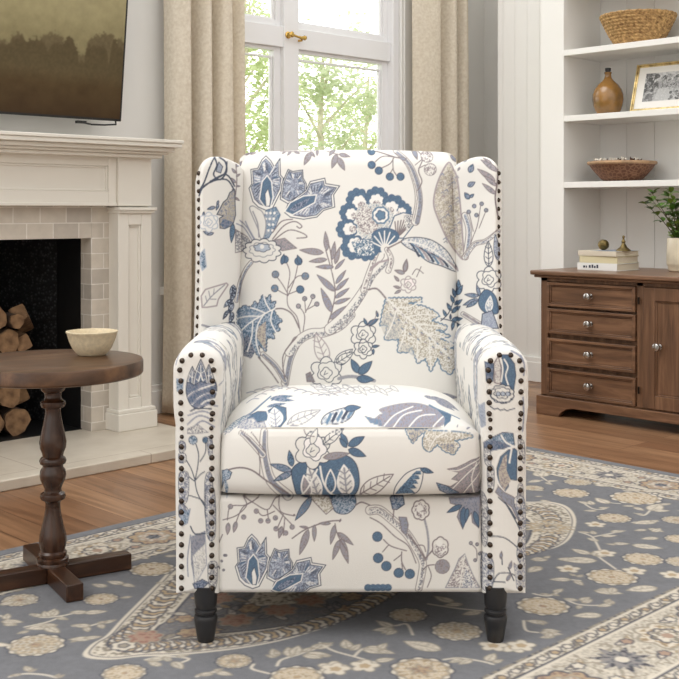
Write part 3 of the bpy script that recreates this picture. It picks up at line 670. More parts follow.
# seat cushion ---------------------------------------------
prof = catmull([(-.340, .2945), (-.366, .300), (-.379, .318), (-.382, .352), (-.379, .395), (-.372, .422), (-.362, .434), (-.345, .446), (-.30, .462), (-.20, .476), (-.08, .470), (.04, .452), (.20, .432)], False, 30)
sl = np.r_[0, np.cumsum(np.hypot(*np.diff(prof, axis=0).T))]
ts = np.concatenate([np.linspace(0, .155, 150), np.linspace(.155, sl[-1], 170)[1:]])
py_ = np.interp(ts, sl, prof[:, 0]); pz_ = np.interp(ts, sl, prof[:, 1])
a = np.linspace(-1, 1, 420)[None, :]; hw = .2665
lift = np.clip((pz_ - .30) / .13, 0, 1)[:, None]
Yp = py_[:, None] + 0 * a; Zp = pz_[:, None] + 0 * a
X = hw * a + 0 * Yp
top = np.clip((py_ + .365) / .10, 0, 1)[:, None]
Z = Zp - (.050 * np.abs(a) ** 4.5) * np.clip(top + .25, 0, 1) * lift - .020 * np.abs(a) ** 14 * lift
Z += np.where(np.abs(a) > .93, (np.abs(a) - .93) ** 2 * 2.2, 0) * (1 - lift)
front = np.clip((-.34 - py_) / .03, 0, 1)[:, None]
Y = Yp + front * (.030 * np.abs(a) ** 6 + .022 * np.clip((np.abs(a) - .93) / .07, 0, 1) ** 2 - .012 * (1 - a ** 2)) + cloth_wave(X, Z, .0008)
Z = Z + .0012 * np.exp(-((ts - .148) / .004) ** 2)[:, None] * (1 - np.abs(a) ** 6)
px, py = cpr(X, Yp, Zp)
C = FAB.sample(px, py)
nb, na = X.shape
V = np.stack([X, Y, Z], -1).reshape(-1, 3)
idx = np.arange(nb * na).reshape(nb, na); k = len(V)
V = np.concatenate([V, [(-hw, .20, .296), (hw, .20, .296)]])
C = np.concatenate([C.reshape(-1, 3), [IV, IV]])
np_mesh('seat_cushion', V, grid_faces(nb, na), [list(idx[::-1, 0]) + [k], list(idx[:, -1]) + [k + 1], list(idx[0, ::-1]) + [k, k + 1], list(idx[-1, :]) + [k + 1, k]], C, M_FAB, chair, 60)
MB().tube([(-.245 + .49 * i / 30, -.366 - .011 * (1 - (2 * i / 30 - 1) ** 2) + .03 * abs(2 * i / 30 - 1) ** 6, .4325 - .012 * abs(2 * i / 30 - 1) ** 5) for i in range(31)], .0010, 6).build('seam_welt', M_PLAIN, chair)
# lower front panel (folding footrest) ---------------------
a = np.linspace(-1, 1, 420)[None, :]; b = np.linspace(0, 1, 170)[:, None]
hw = .2655; X = hw * a + 0 * b; Z = .095 + (.2885 - .095) * b + 0 * a
Y = -.352 + roundoff(X + hw, hw - X, Z - .095, .2885 - Z, .012) - .008 * (1 - a ** 2) * np.sin(PI * b) + cloth_wave(X, Z, .0008)
px, py = cpr(X, -.354 + 0 * X, Z)
slab('footrest_panel', X, Z, Y, -.26, FAB.sample(px, py), chair, 6)
# arms ------------------------------------------------------
def arm_outline(n):
    pts = []
    for q in np.linspace(0, PI, 41): pts.append((-.0478 * math.cos(q), .542 + .0478 * math.sin(q)))
    right = [(.0478, .50), (.0475, .47), (.0455, .447), (.0432, .432), (.0438, .415), (.0435, .30), (.0425, .20), (.0425, .096)]
    pts += right; pts += [(-x, z) for x, z in right[::-1]]
    p = np.array(pts + pts[:1]); l = np.r_[0, np.cumsum(np.hypot(*np.diff(p, axis=0).T))]
    t = np.linspace(0, l[-1], n, endpoint=False)
    return np.stack([np.interp(t, l, p[:, 0]), np.interp(t, l, p[:, 1])], 1), t
def nail(mb, p, nrm, r=.0050):
    nrm = Vector(nrm).normalized(); M = nrm.to_track_quat('Z', 'Y').to_matrix()
    mb.lathe([(r, -.001), (r * 1.02, .0006), (r * .93, .0022), (r * .7, .0038), (r * .38, .0047), (r * .02, .005)], 12, p, M)
nails_left = 100
for s, axc in ((-1, -.3062), (1, .3085)):
    n = 520; O, arc = arm_outline(n); O[:, 0] *= 1.035; R = .020; yF = -.364
    sk = np.stack([O[:, 0] * 0, np.clip(O[:, 1], .120, .545)], 1)            # rings shrink towards the arm's mid line
    V = []; C = []
    nr = 34
    for i in range(nr):                                                       # rings from the middle of the front out to its rim
        u = (i / (nr - 1)); P2 = sk + (O - sk) * u
        dist = np.hypot(*(O - P2).T)
        dd = np.clip(R - dist, 0, R)
        yy = yF + (R - np.sqrt(np.maximum(R * R - dd * dd, 0)))
        pad = np.clip(1 - np.abs(P2[:, 0]) / .030, 0, 1)
        yy = yy - .003 * np.sqrt(pad)
        V.append(np.stack([P2[:, 0] + axc, yy, P2[:, 1]], 1))
        px, py = cpr(P2[:, 0] + axc, yF, P2[:, 1]); C.append(FAB.sample(px, py))
    ny = 150
    for i in range(1, ny + 1):
        y = yF + R + (.30 - yF - R) * (i / ny)
        grow = 1 + .03 * math.sin(min(1, i / 30) * PI / 2)
        V.append(np.stack([O[:, 0] * grow + axc, np.full(n, y), .106 + (O[:, 1] - .106) * (1 + .012 * math.sin(min(1, i / 25) * PI / 2))], 1))
        g = gen_col(arc * .8 + (.7 if s > 0 else 0), np.full(n, (y - yF) * 1.5 + .2))
        m = min(1, i / 6); g = g * .8 + np.array(IV) * .2
        C.append(g * m + C[nr - 1] * (1 - m))
    V = np.concatenate(V); C = np.concatenate(C); rr = nr + ny
    i = np.arange(rr - 1)[:, None] * n + np.arange(n)[None, :]; j = np.arange(rr - 1)[:, None] * n + (np.arange(n)[None, :] + 1) % n
    Q = np.stack([i, i + n, j + n, j], -1).reshape(-1, 4)
    arm = np_mesh('arm', V, Q, [np.arange((rr - 1) * n, rr * n)], C, M_FAB, chair, 70)
    # upholstery nails: an arch round the scroll and two rows down the front
    pos = []
    for q in np.linspace(.62, PI - .62, 4): pos.append((.0355 * math.cos(q), .546 + .030 * math.sin(q)))
    for sx in (-1, 1):
        for z in np.linspace(.549, .462, 5): pos.append((sx * (.0315 if z < .54 else .0335), z - .004))
        for z in np.linspace(.446, .412, 3): pos.append((sx * .0292, z))
        for z in np.linspace(.392, .110, 14): pos.append((sx * .0300, z))
    pos = pos[:48]
    for qx, qz in pos:
        mb = MB(); nail(mb, (axc + qx, yF + .0008, qz), (qx * 6, -1, .15 if qz > .545 else 0), .0057 if qz < .4 or qz > .455 else .0046)
        mb.build('nailhead', M_NAIL, arm); nails_left -= 1
rest = MB()
for s, wing in wings:
    k = 0
    for z in np.linspace(.950, .575, 19):
        tt = .13; b = (z - .5) / .46
        x = .366 - .004 * math.sin(b * PI) - .104 * tt; y = .052 - .055 * math.sin(tt / .22 * PI / 2) + .045 * (b - .5)
        nb_ = (s * (x - .001), y, z), (s * .75, -1, .1)
        if nails_left > 0 and k < 6:
            mb = MB(); nail(mb, *nb_, .0057); mb.build('nailhead', M_NAIL, wing); nails_left -= 1; k += 1
        else: nail(rest, *nb_, .0057)
o = rest.build('nailhead', M_NAIL, chair); o['kind'] = 'stuff'
# hidden carcass, outer back, legs ---------------------------
MB().box(-.262, .262, -.262, .34, .12, .292).build('seat_base', M_PLAIN, chair, bevel=.004)
nbk = MB(); nbk.prism([(-.335, .16), (.335, .16), (.335, .93), (.30, .985), (-.30, .985), (-.335, .93)], 0, .05, Matrix.Translation((0, .385, 0)) @ Matrix.Rotation(PI / 2, 4, 'X')); nbk.build('outer_back', M_PLAIN, chair, bevel=.012, segs=3)
LEG = [(.0160, 0), (.0168, .002), (.0185, .012), (.0215, .030), (.0236, .042), (.0238, .048), (.0222, .0525), (.0188, .0545), (.0188, .0565), (.0222, .0585), (.0228, .061), (.0222, .0635), (.0192, .0655), (.0194, .068), (.0218, .071), (.0226, .080), (.0240, .098), (.0244, .112)]
for x, y in ((-.290, -.347), (.2915, -.347), (-.285, .29), (.285, .29)):
    MB().lathe(LEG, 36, (x, y, 0)).build('leg', M_BLACK, chair)
# ================================================================ the woven rug (pattern laid out in centimetres on the floor)
RU0, RU1, RV0, RV1 = .43, 3.365, .985, 2.640
RB = (.188, .191, .205); RC = (.63, .575, .49); RT = (.43, .335, .225); RD = (.11, .11, .13); RN = (.33, .295, .245); RP = (.38, .275, .215); RG = (.27, .255, .25)
RUG = Canvas(RU0 * 100, RV0 * 100, RU1 * 100, RV1 * 100, 5, RB, tex=.55)
RF = dict(a=(0, 560, .1914), b=(130, 590, .3093), c=(320, 590, .3093), d=(519, 550, .2356), e=(519, 440, .2356), f=(0, 500, .28))
def GP(fr, s, closed=None, k=6):
    ox, oy, sc = RF[fr]
    a = np.array([[100 * q for q in ground(float(t.split(',')[0]) * sc + ox, float(t.split(',')[1]) * sc + oy)] for t in s.split()])
    return a if closed is None else catmull(a, closed, k)
def rug_print(c):
    r = random.Random(5)
    # mottled ground
    c.img *= (1 + .10 * (c.n2 - .5) + .14 * (c.n1 - .5))[..., None]
    U0, U1, V0, V1 = RU0 * 100, RU1 * 100, RV0 * 100, RV1 * 100
    def frame(m0, m1, col, tex=None, thr=.5):
        for a, b, d, e in ((U0 + m0, U1 - m0, V0 + m0, V0 + m1), (U0 + m0, U1 - m0, V1 - m1, V1 - m0), (U0 + m0, U0 + m1, V0 + m0, V1 - m0), (U1 - m1, U1 - m0, V0 + m0, V1 - m0)):
            c.poly([(a, d), (b, d), (b, e), (a, e)], col, tex, thr)
    frame(4.0, 31.5, RC, RN, .62)
    frame(4.0, 4.6, RD); frame(4.6, 8.2, RN, RC, .5); frame(8.2, 8.8, RD); frame(8.8, 9.6, RC)
    frame(25.6, 26.4, RC); frame(26.4, 27.0, RD); frame(27.0, 30.0, RN, RC, .45); frame(30.0, 30.6, RC); frame(30.6, 31.5, RN, RD, .6)
    def sides(m):
        return [((U0 + m, V0 + m), (1, 0), U1 - U0 - 2 * m), ((U0 + m, V1 - m), (1, 0), U1 - U0 - 2 * m), ((U0 + m, V0 + m), (0, 1), V1 - V0 - 2 * m), ((U1 - m, V0 + m), (0, 1), V1 - V0 - 2 * m)]
    for (p, d, ln) in sides(6.4) + sides(28.6):          # scrolls in the guard stripes
        k = int(ln / 4.2)
        for i in range(k):
            q = np.array(p) + np.array(d) * (i + .5) * ln / k; n = np.array((-d[1], d[0]))
            scal(c, q, 1.0, 5, RC if i % 2 else RT, RD, .35, 0, .25)
            c.line([q + np.array(d) * 1.2 - n * .9, q + np.array(d) * 2.1, q + np.array(d) * 3 + n * .9], .4, RD)
    for si, (p, d, ln) in enumerate(sides(17.6)):        # palmettes and star flowers of the main border
        k = int(ln / 17); d = np.array(d, float); n = np.array((-d[1], d[0]))
        for i in range(k):
            q = np.array(p) + d * (i + .5) * ln / k
            kind = i % 3
            if kind == 0:
                scal(c, q, 6.4, 9, RP, RD, .6, 0, .2, tex=RT); scal(c, q, 4.0, 7, RC, RN, .5, 0, .25, tex=RP); scal(c, q, 1.9, 6, RD, None, .4, 0, .3, tex=RB)
            elif kind == 1:
                for j in range(14):
                    a = j * 2 * PI / 14; l = 6.6 if j % 2 else 5.2
                    leaf(c, q + 1.0 * np.array((math.cos(a), math.sin(a))), q + l * np.array((math.cos(a), math.sin(a))), 1.7, RD if j % 2 else RB, RG, None)
                c.disc(q, 1.4, RC)
            else:
                scal(c, q, 6.2, 7, RT, RN, .7, .4, .3, tex=RC); scal(c, q, 3.6, 8, RN, RD, .5, 0, .25, tex=RC); c.disc(q, 1.3, RP)
            for sg in (-1, 1):
                e = q + d * ln / k / 2 + n * sg * 3.8
                c.line(catmull([q + d * 4.5 + n * sg * 3, e + n * sg * 1.6, q + d * (ln / k - 4.5) + n * sg * 2.4]), .5, RN)
                leaf(c, e, e + d * 3.4 + n * sg * 2.2, 1.8, RT, RC, RN, lw=.4); leaf(c, e, e - d * 3.2 + n * sg * 1.2, 1.7, RN, RC, RD, lw=.4); scal(c, e + n * sg * .4, 1.3, 5, RP if i % 2 else RC, RD, .35, 0, .3)
    def palm(q, rad, tone=0):
        scal(c, q, rad, 11, RC, RD, .45, 0, .13); scal(c, q, rad * .86, 11, RT if tone != 1 else RC, RN, .5, .3, .12, tex=(.52, .43, .32))
        for ring in range(1, 4):
            m = int(4 + ring * 4)
            for j in range(m):
                a = 2 * PI * j / m + ring * .4; w = q + rad * .22 * ring * np.array((math.cos(a), math.sin(a)))
                c.disc(w, rad * .085, RC if tone != 1 else RN, None); c.disc(w, rad * .045, RT)
        if tone == 2:
            for j in range(6):
                a = j * PI / 3; leaf(c, q, q + rad * .5 * np.array((math.cos(a), math.sin(a))), rad * .22, RP, RT, RN, lw=.3)
        c.disc(q, rad * .16, RP, RT)
    def palm_px(x, y, rx, tone=0):
        u, v = ground(x, y); yy = F * CZ / (y - HY); palm(np.array((u, v)) * 100, rx * yy / F * 100, tone)
    def spray(fr, vine, lv='', fl='', w=.55):
        for s in vine.split('|'):
            if s.strip(): c.line(GP(fr, s, False), w, RC)
        for q in lv.split():
            a, b = q.split('>'); a = GP(fr, a)[0]; b = GP(fr, b)[0]
            leaf(c, a, b, np.hypot(*(b - a)) * .50, RC, (.50, .45, .38), RN, lw=.3, thr=.7); c.line([a, a + (b - a) * .75], .3, RN)
        for q in fl.split():
            p = GP(fr, q)[0]; scal(c, p, 2.5, 5, RC, RN, .3, 0, .45); scal(c, p, 1.1, 5, RT, None, .3, 0, .3)
    # medallion under the chair
    md = [(85, 656), (92, 645), (107, 636), (122, 620), (140, 602), (160, 582), (178, 566), (230, 535), (300, 512), (380, 500), (455, 500), (500, 500), (528, 502), (550, 502), (567, 507), (575, 519), (571, 535), (560, 545), (540, 551), (515, 556), (470, 566), (430, 578), (400, 590), (380, 602), (355, 615), (325, 627), (285, 639), (245, 647), (205, 652), (170, 655), (140, 656), (110, 659)]
    m = catmull([[100 * t for t in ground(*q)] for q in md], True, 5); ct = m.mean(0)
    for k, (sc_, col, tex, thr) in enumerate(((1.0, RC, None, .5), (.975, RN, RC, .52), (.80, RC, None, .5), (.785, RD, None, .5), (.77, RG, RB, .5), (.45, RC, None, .5), (.435, RN, RC, .5))):
        c.poly(ct + (m - ct) * sc_, col, tex, thr)
    c.line(np.vstack([m, m[:1]]), .6, RC); q = ct + (m - ct) * .985; c.line(np.vstack([q, q[:1]]), .35, RD)
    for i in range(0, len(m)):                              # scrolls round the medallion's rim
        q = ct + (m[i] - ct) * .888; scal(c, q, 2.5, 6, RC if i % 2 else RT, RD, .4, i * .3, .25); scal(c, q, 1.1, 5, RN, RD, .3, 0, .3)
    for i in range(90):
        a = r.uniform(0, 6.28); k = int(a / 6.28 * len(m)); q = ct + (m[k] - ct) * r.uniform(.47, .76)
        if i % 4 == 0: scal(c, q, r.uniform(1.6, 3), 6, RP, RD, .3, 0, .3, tex=RT)
        else:
            b = r.uniform(0, 6.28); leaf(c, q, q + 5 * np.array((math.cos(b), math.sin(b))), 2, r.choice([RC, RN, RT, RB]), RG, RD, lw=.3)
    for t in ((280, 610), (218, 598), (236, 620), (310, 600), (145, 637)): scal(c, np.array(ground(*t)) * 100, 3.4, 7, (.42, .25, .20), RN, .4, 0, .3, tex=RP)
    q0 = np.array(ground(548, 527)) * 100
    for i in range(16):
        a = i * PI / 8; leaf(c, q0 + 2 * np.array((math.cos(a), math.sin(a))), q0 + 7.5 * np.array((math.cos(a), math.sin(a))), 1.6, RC, RT, RN, lw=.3)
    # palmettes of the field
    for q in ((36, 645, 28, 1), (101, 599, 17, 0), (124, 673, 22, 0), (152, 569, 22, 0), (20, 600, 18, 1), (234, 661, 18, 2), (297, 677, 27, 0), (408, 615, 19, 0), (457, 631, 25, 1), (422, 670, 31, 2), (612, 577, 25, 0), (543, 606, 26, 0),
              (643, 559, 20, 0), (683, 562, 17, 1), (578, 482, 14, 1), (571, 493, 18, 0), (636, 498, 25, 0), (614, 518, 17, 0), (676, 520, 14, 1), (680, 539, 15, 0), (533, 488, 11, 1)): palm_px(*q)
    # sprays of leaves
    spray('a', '160,285 230,300 330,290 400,275 450,272|330,290 260,320 200,335 130,350', '215,295>160,280 260,290>285,255 270,295>300,262 250,298>230,268 300,300>355,312 370,272>470,275 440,276>560,268 300,340>130,360 210,345>290,350 240,350>310,380 150,370>90,385', '')
    spray('a', '0,290 60,320', '10,320>120,325 30,310>40,280 20,335>90,340 190,205>110,215 150,190>175,215 130,220>195,222 60,190>20,215 0,235>80,215', '')
    spray('a', '380,345 460,345 540,325 600,315', '470,345>375,340 450,350>460,375 540,330>605,312 520,335>540,358 510,330>560,320 480,410>360,415 440,410>530,400 400,420>370,430', '')
    spray('a', '50,610 120,595 220,598 300,615', '110,598>50,605 160,580>130,555 150,585>190,570 300,615>335,600 290,610>310,595', '')
    spray('f', '', '380,310>330,300 440,300>385,290 470,205>510,200 480,195>530,210 440,300>480,310 565,165>610,168 590,200>640,200 560,295>600,300 470,345>430,350')
    spray('b', '50,225 110,215 190,222 150,240', '110,222>50,228 150,215>190,210 140,232>170,255 130,230>110,215 100,245>60,232')
    spray('b', '400,240 395,255 450,270|475,245 490,225 540,210 600,190 650,178', '470,218>440,210 475,215>460,190 480,210>470,195 520,215>510,185 530,210>545,180 560,200>590,185 570,205>650,212 600,190>655,170 560,210>620,220 590,190>620,172', '655,250')
    spray('b', '215,280 270,265 320,270', '270,270>215,275 280,265>330,275 270,262>300,255')
    spray('c', '0,170 40,195 110,215 180,235|110,215 140,190 200,185', '90,190>80,160 100,195>130,175 30,175>0,172 140,190>205,205 150,185>215,190 190,195>240,205 190,190>215,172 180,230>240,222 140,225>130,255 30,215>0,210', '50,255 145,245')
    spray('c', '185,100 240,115 280,110 300,145', '240,125>170,130 235,120>185,100 225,130>200,140 245,130>215,145')
    spray('c', '', '390,195>270,165'); spray('c', '400,225 450,220 520,230 560,240', '460,222>420,235 490,225>450,240 540,230>565,205 560,235>590,225', '625,185 560,180')
    spray('c', '350,45 450,60 560,70', '430,40>370,20 460,45>400,50 520,70>460,80')
    c_ = '250,10 320,20 360,45 410,80'
    spray('d', c_ + '|165,125 210,125 260,130', '330,45>165,40 220,125>130,125 240,110>215,100 250,115>270,105 240,130>270,150 120,40>60,45 110,35>130,25 90,70>40,95 100,75>60,75 320,25>350,0 330,28>385,15', '210,80 490,88 650,105')
    spray('d', '60,185 120,195 165,180|200,210 250,230 330,235 390,225', '130,190>90,185 150,180>185,165 140,185>170,195 250,215>190,205 260,215>300,200 270,225>310,210 260,235>250,250 390,230>335,240 370,225>385,208 390,215>400,230 350,275>230,280 320,172>440,185 380,165>330,170 400,160>390,185 585,158>455,172')
    spray('d', '20,300 30,340 80,350', '120,310>30,300 80,300>105,318 90,350>185,358 100,340>175,345 150,365>90,372 130,350>120,375', '10,405')
    spray('e', '75,140 100,160 130,180|40,180 100,170', '90,155>70,135 100,155>110,135 120,175>165,172 115,180>140,190 90,170>40,180 60,210>105,215 70,240>100,238 90,255>135,262')
    spray('e', '325,250 380,265 430,270|270,265 310,290 350,295 380,285', '380,270>325,245 305,272>250,260 310,275>300,258 330,300>275,300 340,290>380,285 320,190>400,195 360,190>380,180', '325,358')
    spray('e', '255,390 310,410 330,440 350,480|320,410 370,400 450,385', '300,395>255,388 320,400>310,385 350,408>415,405 390,390>450,385 335,430>290,415 410,445>370,440 400,440>470,440 300,485>225,462 480,445>610,460 380,480>350,465 100,500>50,508 250,508>165,503', '365,480')
    spray('e', '445,215 520,215 590,220|490,310 530,320 560,295|480,350 530,345 590,345', '520,215>445,208 520,212>590,222 490,280>440,280 490,285>530,300 560,300>600,270 570,300>640,300 600,275>645,270 530,318>490,310 580,345>485,355 560,348>590,340 540,380>490,385 550,375>615,390 570,390>600,375 590,415>520,420 650,250>679,255', '')
    # the rest of the field, out of the main view
    for i in range(60):
        u, v = r.uniform(U0 + 38, U1 - 38), r.uniform(V0 + 38, V1 - 38)
        y = (u / 100 * FWD[0] + v / 100 * FWD[1]); x = u / 100 * RGT[0] + v / 100 * RGT[1]
        sx, sy = proj(x, y, 0) if y > .3 else (-1, 9999)
        if 0 < sx < 679 and sy < 679: continue
        if i % 3 == 0: palm(np.array((u, v)), r.uniform(4, 6.5), i % 2)
        else:
            b = r.uniform(0, 6.28)
            for k in (-.7, 0, .7): leaf(c, np.array((u, v)), np.array((u, v)) + 7 * np.array((math.cos(b + k), math.sin(b + k))), 2.4, RC, None, RN, lw=.3)
rug_print(RUG); RUG.blur()
M_RUG = print_mat('rug_wool', rough=.97, bump=.5, bscale=420, sheen=0, spec=.05)
nu, nv = 1000, 565
u = np.linspace(RU0, RU1, nu)[None, :]; v = np.linspace(RV0, RV1, nv)[:, None]
X = u + 0 * v; Y = v + 0 * u
e = np.minimum(np.minimum(X - RU0, RU1 - X), np.minimum(Y - RV0, RV1 - Y))
Z = .006 - .003 * np.clip(1 - e / .006, 0, 1) ** 2
C = RUG.sample(X * 100, Y * 100).reshape(-1, 3)
V = np.stack([X, Y, Z], -1).reshape(-1, 3); idx = np.arange(nu * nv).reshape(nv, nu)
loop = np.concatenate([idx[0, :], idx[1:, -1], idx[-1, -2::-1], idx[-2:0:-1, 0]]); B = V[loop].copy(); B[:, 2] = .0002
k = len(V); cur = np.arange(k, k + len(loop))
rug = np_mesh('rug', np.concatenate([V, B]), np.concatenate([grid_faces(nv, nu), np.stack([loop, cur, np.roll(cur, -1), np.roll(loop, -1)], -1)]), [cur[::-1]], np.clip(np.concatenate([C, C[loop]]), 0, 1), M_RUG)
tag(rug, 'large blue-grey wool rug with beige flowers and medallion under the armchair', 'rug')
# ================================================================ the room
M_WALL = plain('wall_paint', (.90, .895, .88), .75, spec=.25, bump=.05, bscale=250)
M_WALLR = plain('panel_paint', (.91, .905, .89), .55, spec=.3)
M_TRIM = plain('white_gloss_paint', (.93, .925, .91), .35, spec=.45)
M_SASH = plain('window_paint', (.95, .95, .955), .35, spec=.45)
M_MANTEL = plain('cream_mantel_paint', (.90, .88, .84), .42, spec=.45)
# floor boards run along Y
def floor_mat():
    m, nt, b = new_mat('oak_boards')
    tc = N(nt, 'ShaderNodeTexCoord'); mp = N(nt, 'ShaderNodeMapping'); mp.inputs['Rotation'].default_value = (0, 0, PI / 2)
    nt.links.new(tc.outputs['Object'], mp.inputs['Vector'])
    br = N(nt, 'ShaderNodeTexBrick'); br.offset = .37; br.offset_frequency = 3
    br.inputs['Scale'].default_value = 1; br.inputs['Brick Width'].default_value = 1.1; br.inputs['Row Height'].default_value = .105
    br.inputs['Mortar Size'].default_value = .0014; br.inputs['Mortar Smooth'].default_value = .2; br.inputs['Bias'].default_value = 0
    br.inputs['Color1'].default_value = L4((.68, .53, .40)); br.inputs['Color2'].default_value = L4((.49, .35, .25)); br.inputs['Mortar'].default_value = L4((.34, .21, .14))
    nt.links.new(mp.outputs['Vector'], br.inputs['Vector'])
    m2 = N(nt, 'ShaderNodeMapping'); m2.inputs['Scale'].default_value = (38, 2.2, 1); nt.links.new(tc.outputs['Object'], m2.inputs['Vector'])
    nz = N(nt, 'ShaderNodeTexNoise'); nz.inputs['Scale'].default_value = 1; nz.inputs['Detail'].default_value = 8; nz.inputs['Distortion'].default_value = .9
    nt.links.new(m2.outputs['Vector'], nz.inputs['Vector'])
    r = N(nt, 'ShaderNodeValToRGB'); e = r.color_ramp.elements; e[0].position = .25; e[0].color = (.42, .37, .33, 1); e[1].position = .70; e[1].color = (1.12, 1.1, 1.08, 1)
    nt.links.new(nz.outputs['Fac'], r.inputs['Fac'])
    mx = N(nt, 'ShaderNodeMixRGB', blend_type='MULTIPLY'); mx.inputs['Fac'].default_value = .85
    nt.links.new(br.outputs['Color'], mx.inputs['Color1']); nt.links.new(r.outputs['Color'], mx.inputs['Color2']); nt.links.new(mx.outputs['Color'], b.inputs['Base Color'])
    b.inputs['Roughness'].default_value = .34; b.inputs['Specular IOR Level'].default_value = .45
    bp = N(nt, 'ShaderNodeBump'); bp.inputs['Strength'].default_value = .25; bp.inputs['Distance'].default_value = .002
    nt.links.new(br.outputs['Fac'], bp.inputs['Height']); bp.invert = True; nt.links.new(bp.outputs['Normal'], b.inputs['Normal'])
    return m
o = MB().box(-1.6, 5.05, -1.2, 3.98, -.05, 0).build('floor', floor_mat(), smooth=False); o['kind'] = 'structure'
VW = 3.98; UW = 5.05
WU0, WU1, WZ0, WZ1 = 2.94, 4.34, .55, 2.42
FO0, FO1, FOZ = 1.34, 2.29, .764
mb = MB()
for b in ((-1.6, 1.24, 0, 2.7), (1.24, 2.42, .86, 2.7), (2.42, WU0, 0, 2.7), (WU0, WU1, 0, WZ0), (WU0, WU1, WZ1, 2.7), (WU1, UW + .12, 0, 2.7)):
    mb.box(b[0], b[1], VW, VW + .12, b[2], b[3])
o = mb.build('wall_back', M_WALL, smooth=False); o['kind'] = 'structure'
mb = MB().box(UW, UW + .12, -1.2, VW, 0, 2.7)
o = mb.build('wall_right', M_WALL, smooth=False); o['kind'] = 'structure'
mb = MB()                                                # unseen left wall added to block light; its opening lets side light in
for b in ((-1.32, 0.2, 0, 2.7), (3.6, VW + .12, 0, 2.7), (.2, 3.6, 2.35, 2.7), (.2, 3.6, 0, .25)): mb.box(-1.72, -1.6, b[0], b[1], b[2], b[3])
o = mb.build('wall_left', M_WALL, smooth=False); o['kind'] = 'structure'
o = MB().box(-1.6, UW + .12, -1.32, -1.2, 0, 2.7).build('wall_front', M_WALL, smooth=False); o['kind'] = 'structure'  # unseen wall added behind the camera to block low frontal light
mb = MB()                                                # boarded pier beside the shelves
for i in range(6):
    v0 = 3.205 + .0765 * i - .005; mb.box(4.70, 4.72, v0, min(v0 + .0755, 3.615), 0.0, 2.7)
mb.box(4.7145, UW, 3.20, 3.615, 0, 2.7)
o = mb.build('wall_pier', M_WALLR, smooth=False, bevel=.0006); o['kind'] = 'structure'; o.name = 'wall_right_pier'
def base(name, pts):
    mb = MB()
    for (x0, x1, y0, y1) in pts:
        mb.box(x0, x1, y0, y1, 0, .125); mb.box(x0 - (.004 if x1 - x0 < .05 else 0), x1, y0 - (.004 if y1 - y0 < .05 else 0), y1, 0, .10)
    o = mb.build(name, M_TRIM, bevel=.003); o['kind'] = 'structure'
base('baseboard_back', [(2.48, WU1 + .6, VW - .016, VW)])
base('baseboard_right', [(4.684, 4.70, 3.20, 3.615), (UW - .016, UW, 3.615, VW - .02)])
# window ----------------------------------------------------
FY = VW + .045                                           # front face of the sashes
win = MB()
win.box(WU0, WU0 + .05, VW + .005, VW + .12, WZ0, WZ1); win.box(WU1 - .045, WU1, VW + .005, VW + .12, WZ0, WZ1)
win.box(WU0 + .05, WU1 - .045, VW + .005, VW + .12, WZ0, WZ0 + .05); win.box(WU0 + .05, WU1 - .045, VW + .005, VW + .12, WZ1 - .05, WZ1)
wo = win.build('window_1', M_SASH, bevel=.003); wo['kind'] = 'structure'
MX0, MX1 = 3.548, 3.645; TZ0, TZ1 = 1.645, 1.745
MB().box(MX0, MX1, VW + .02, VW + .11, WZ0 + .05, WZ1 - .05).build('mullion', M_SASH, wo, bevel=.004)
tr = MB(); tr.box(WU0 + .05, MX0, VW + .024, VW + .11, TZ0, TZ1); tr.box(MX1, WU1 - .045, VW + .024, VW + .11, TZ0, TZ1)
tr.build('transom', M_SASH, wo, bevel=.004)
def glass_mat():
    m, nt, b = new_mat('window_glass')
    b.inputs['Base Color'].default_value = (1, 1, 1, 1); b.inputs['Roughness'].default_value = 0; b.inputs['IOR'].default_value = 1.45
    b.inputs['Transmission Weight'].default_value = 1
    # thin clear pane: light passes straight through it, with a weak mirror reflection
    tr = N(nt, 'ShaderNodeBsdfTransparent'); gl = N(nt, 'ShaderNodeBsdfGlossy'); gl.inputs['Roughness'].default_value = .0
    fr = N(nt, 'ShaderNodeFresnel'); fr.inputs['IOR'].default_value = 1.2; mx = N(nt, 'ShaderNodeMixShader')
    nt.links.new(fr.outputs['Fac'], mx.inputs['Fac']); nt.links.new(tr.outputs['BSDF'], mx.inputs[1]); nt.links.new(gl.outputs['BSDF'], mx.inputs[2])
    nt.links.new(mx.outputs['Shader'], nt.nodes['Material Output'].inputs['Surface'])
    return m
M_GLASS = glass_mat()
for (x0, x1) in ((WU0 + .05, MX0), (MX1, WU1 - .045)):
    for (z0, z1) in ((WZ0 + .05, TZ0), (TZ1, WZ1 - .05)):
        s = MB(); w = .042 if z0 < 1 else .03; wb = .016
        if x0 == MX1: x0 -= w - .012
        s.box(x0, x0 + w, FY, FY + .04, z0, z1); s.box(x1 - w, x1, FY, FY + .04, z0, z1); s.box(x0 + w, x1 - w, FY, FY + .04, z0, z0 + w); s.box(x0 + w, x1 - w, FY, FY + .04, z1 - wb, z1)
        q = .010
        s.box(x0 + w, x0 + w + q, FY + .012, FY + .03, z0 + w, z1 - w); s.box(x1 - w - q, x1 - w, FY + .012, FY + .03, z0 + w, z1 - w); s.box(x0 + w + q, x1 - w - q, FY + .012, FY + .03, z0 + w, z0 + w + q); s.box(x0 + w + q, x1 - w - q, FY + .012, FY + .03, z1 - w - q, z1 - w)
        so = s.build('sash', M_SASH, wo, bevel=.002)
        MB().box(x0 + w, x1 - w, FY + .019, FY + .023, z0 + w, z1 - w).build('pane', M_GLASS, so, smooth=False)
M_BRASS = plain('polished_brass', (.86, .71, .40), .2, metal=1.0)
lt = MB(); lx, ly, lz = 3.592, VW + .02, 1.697
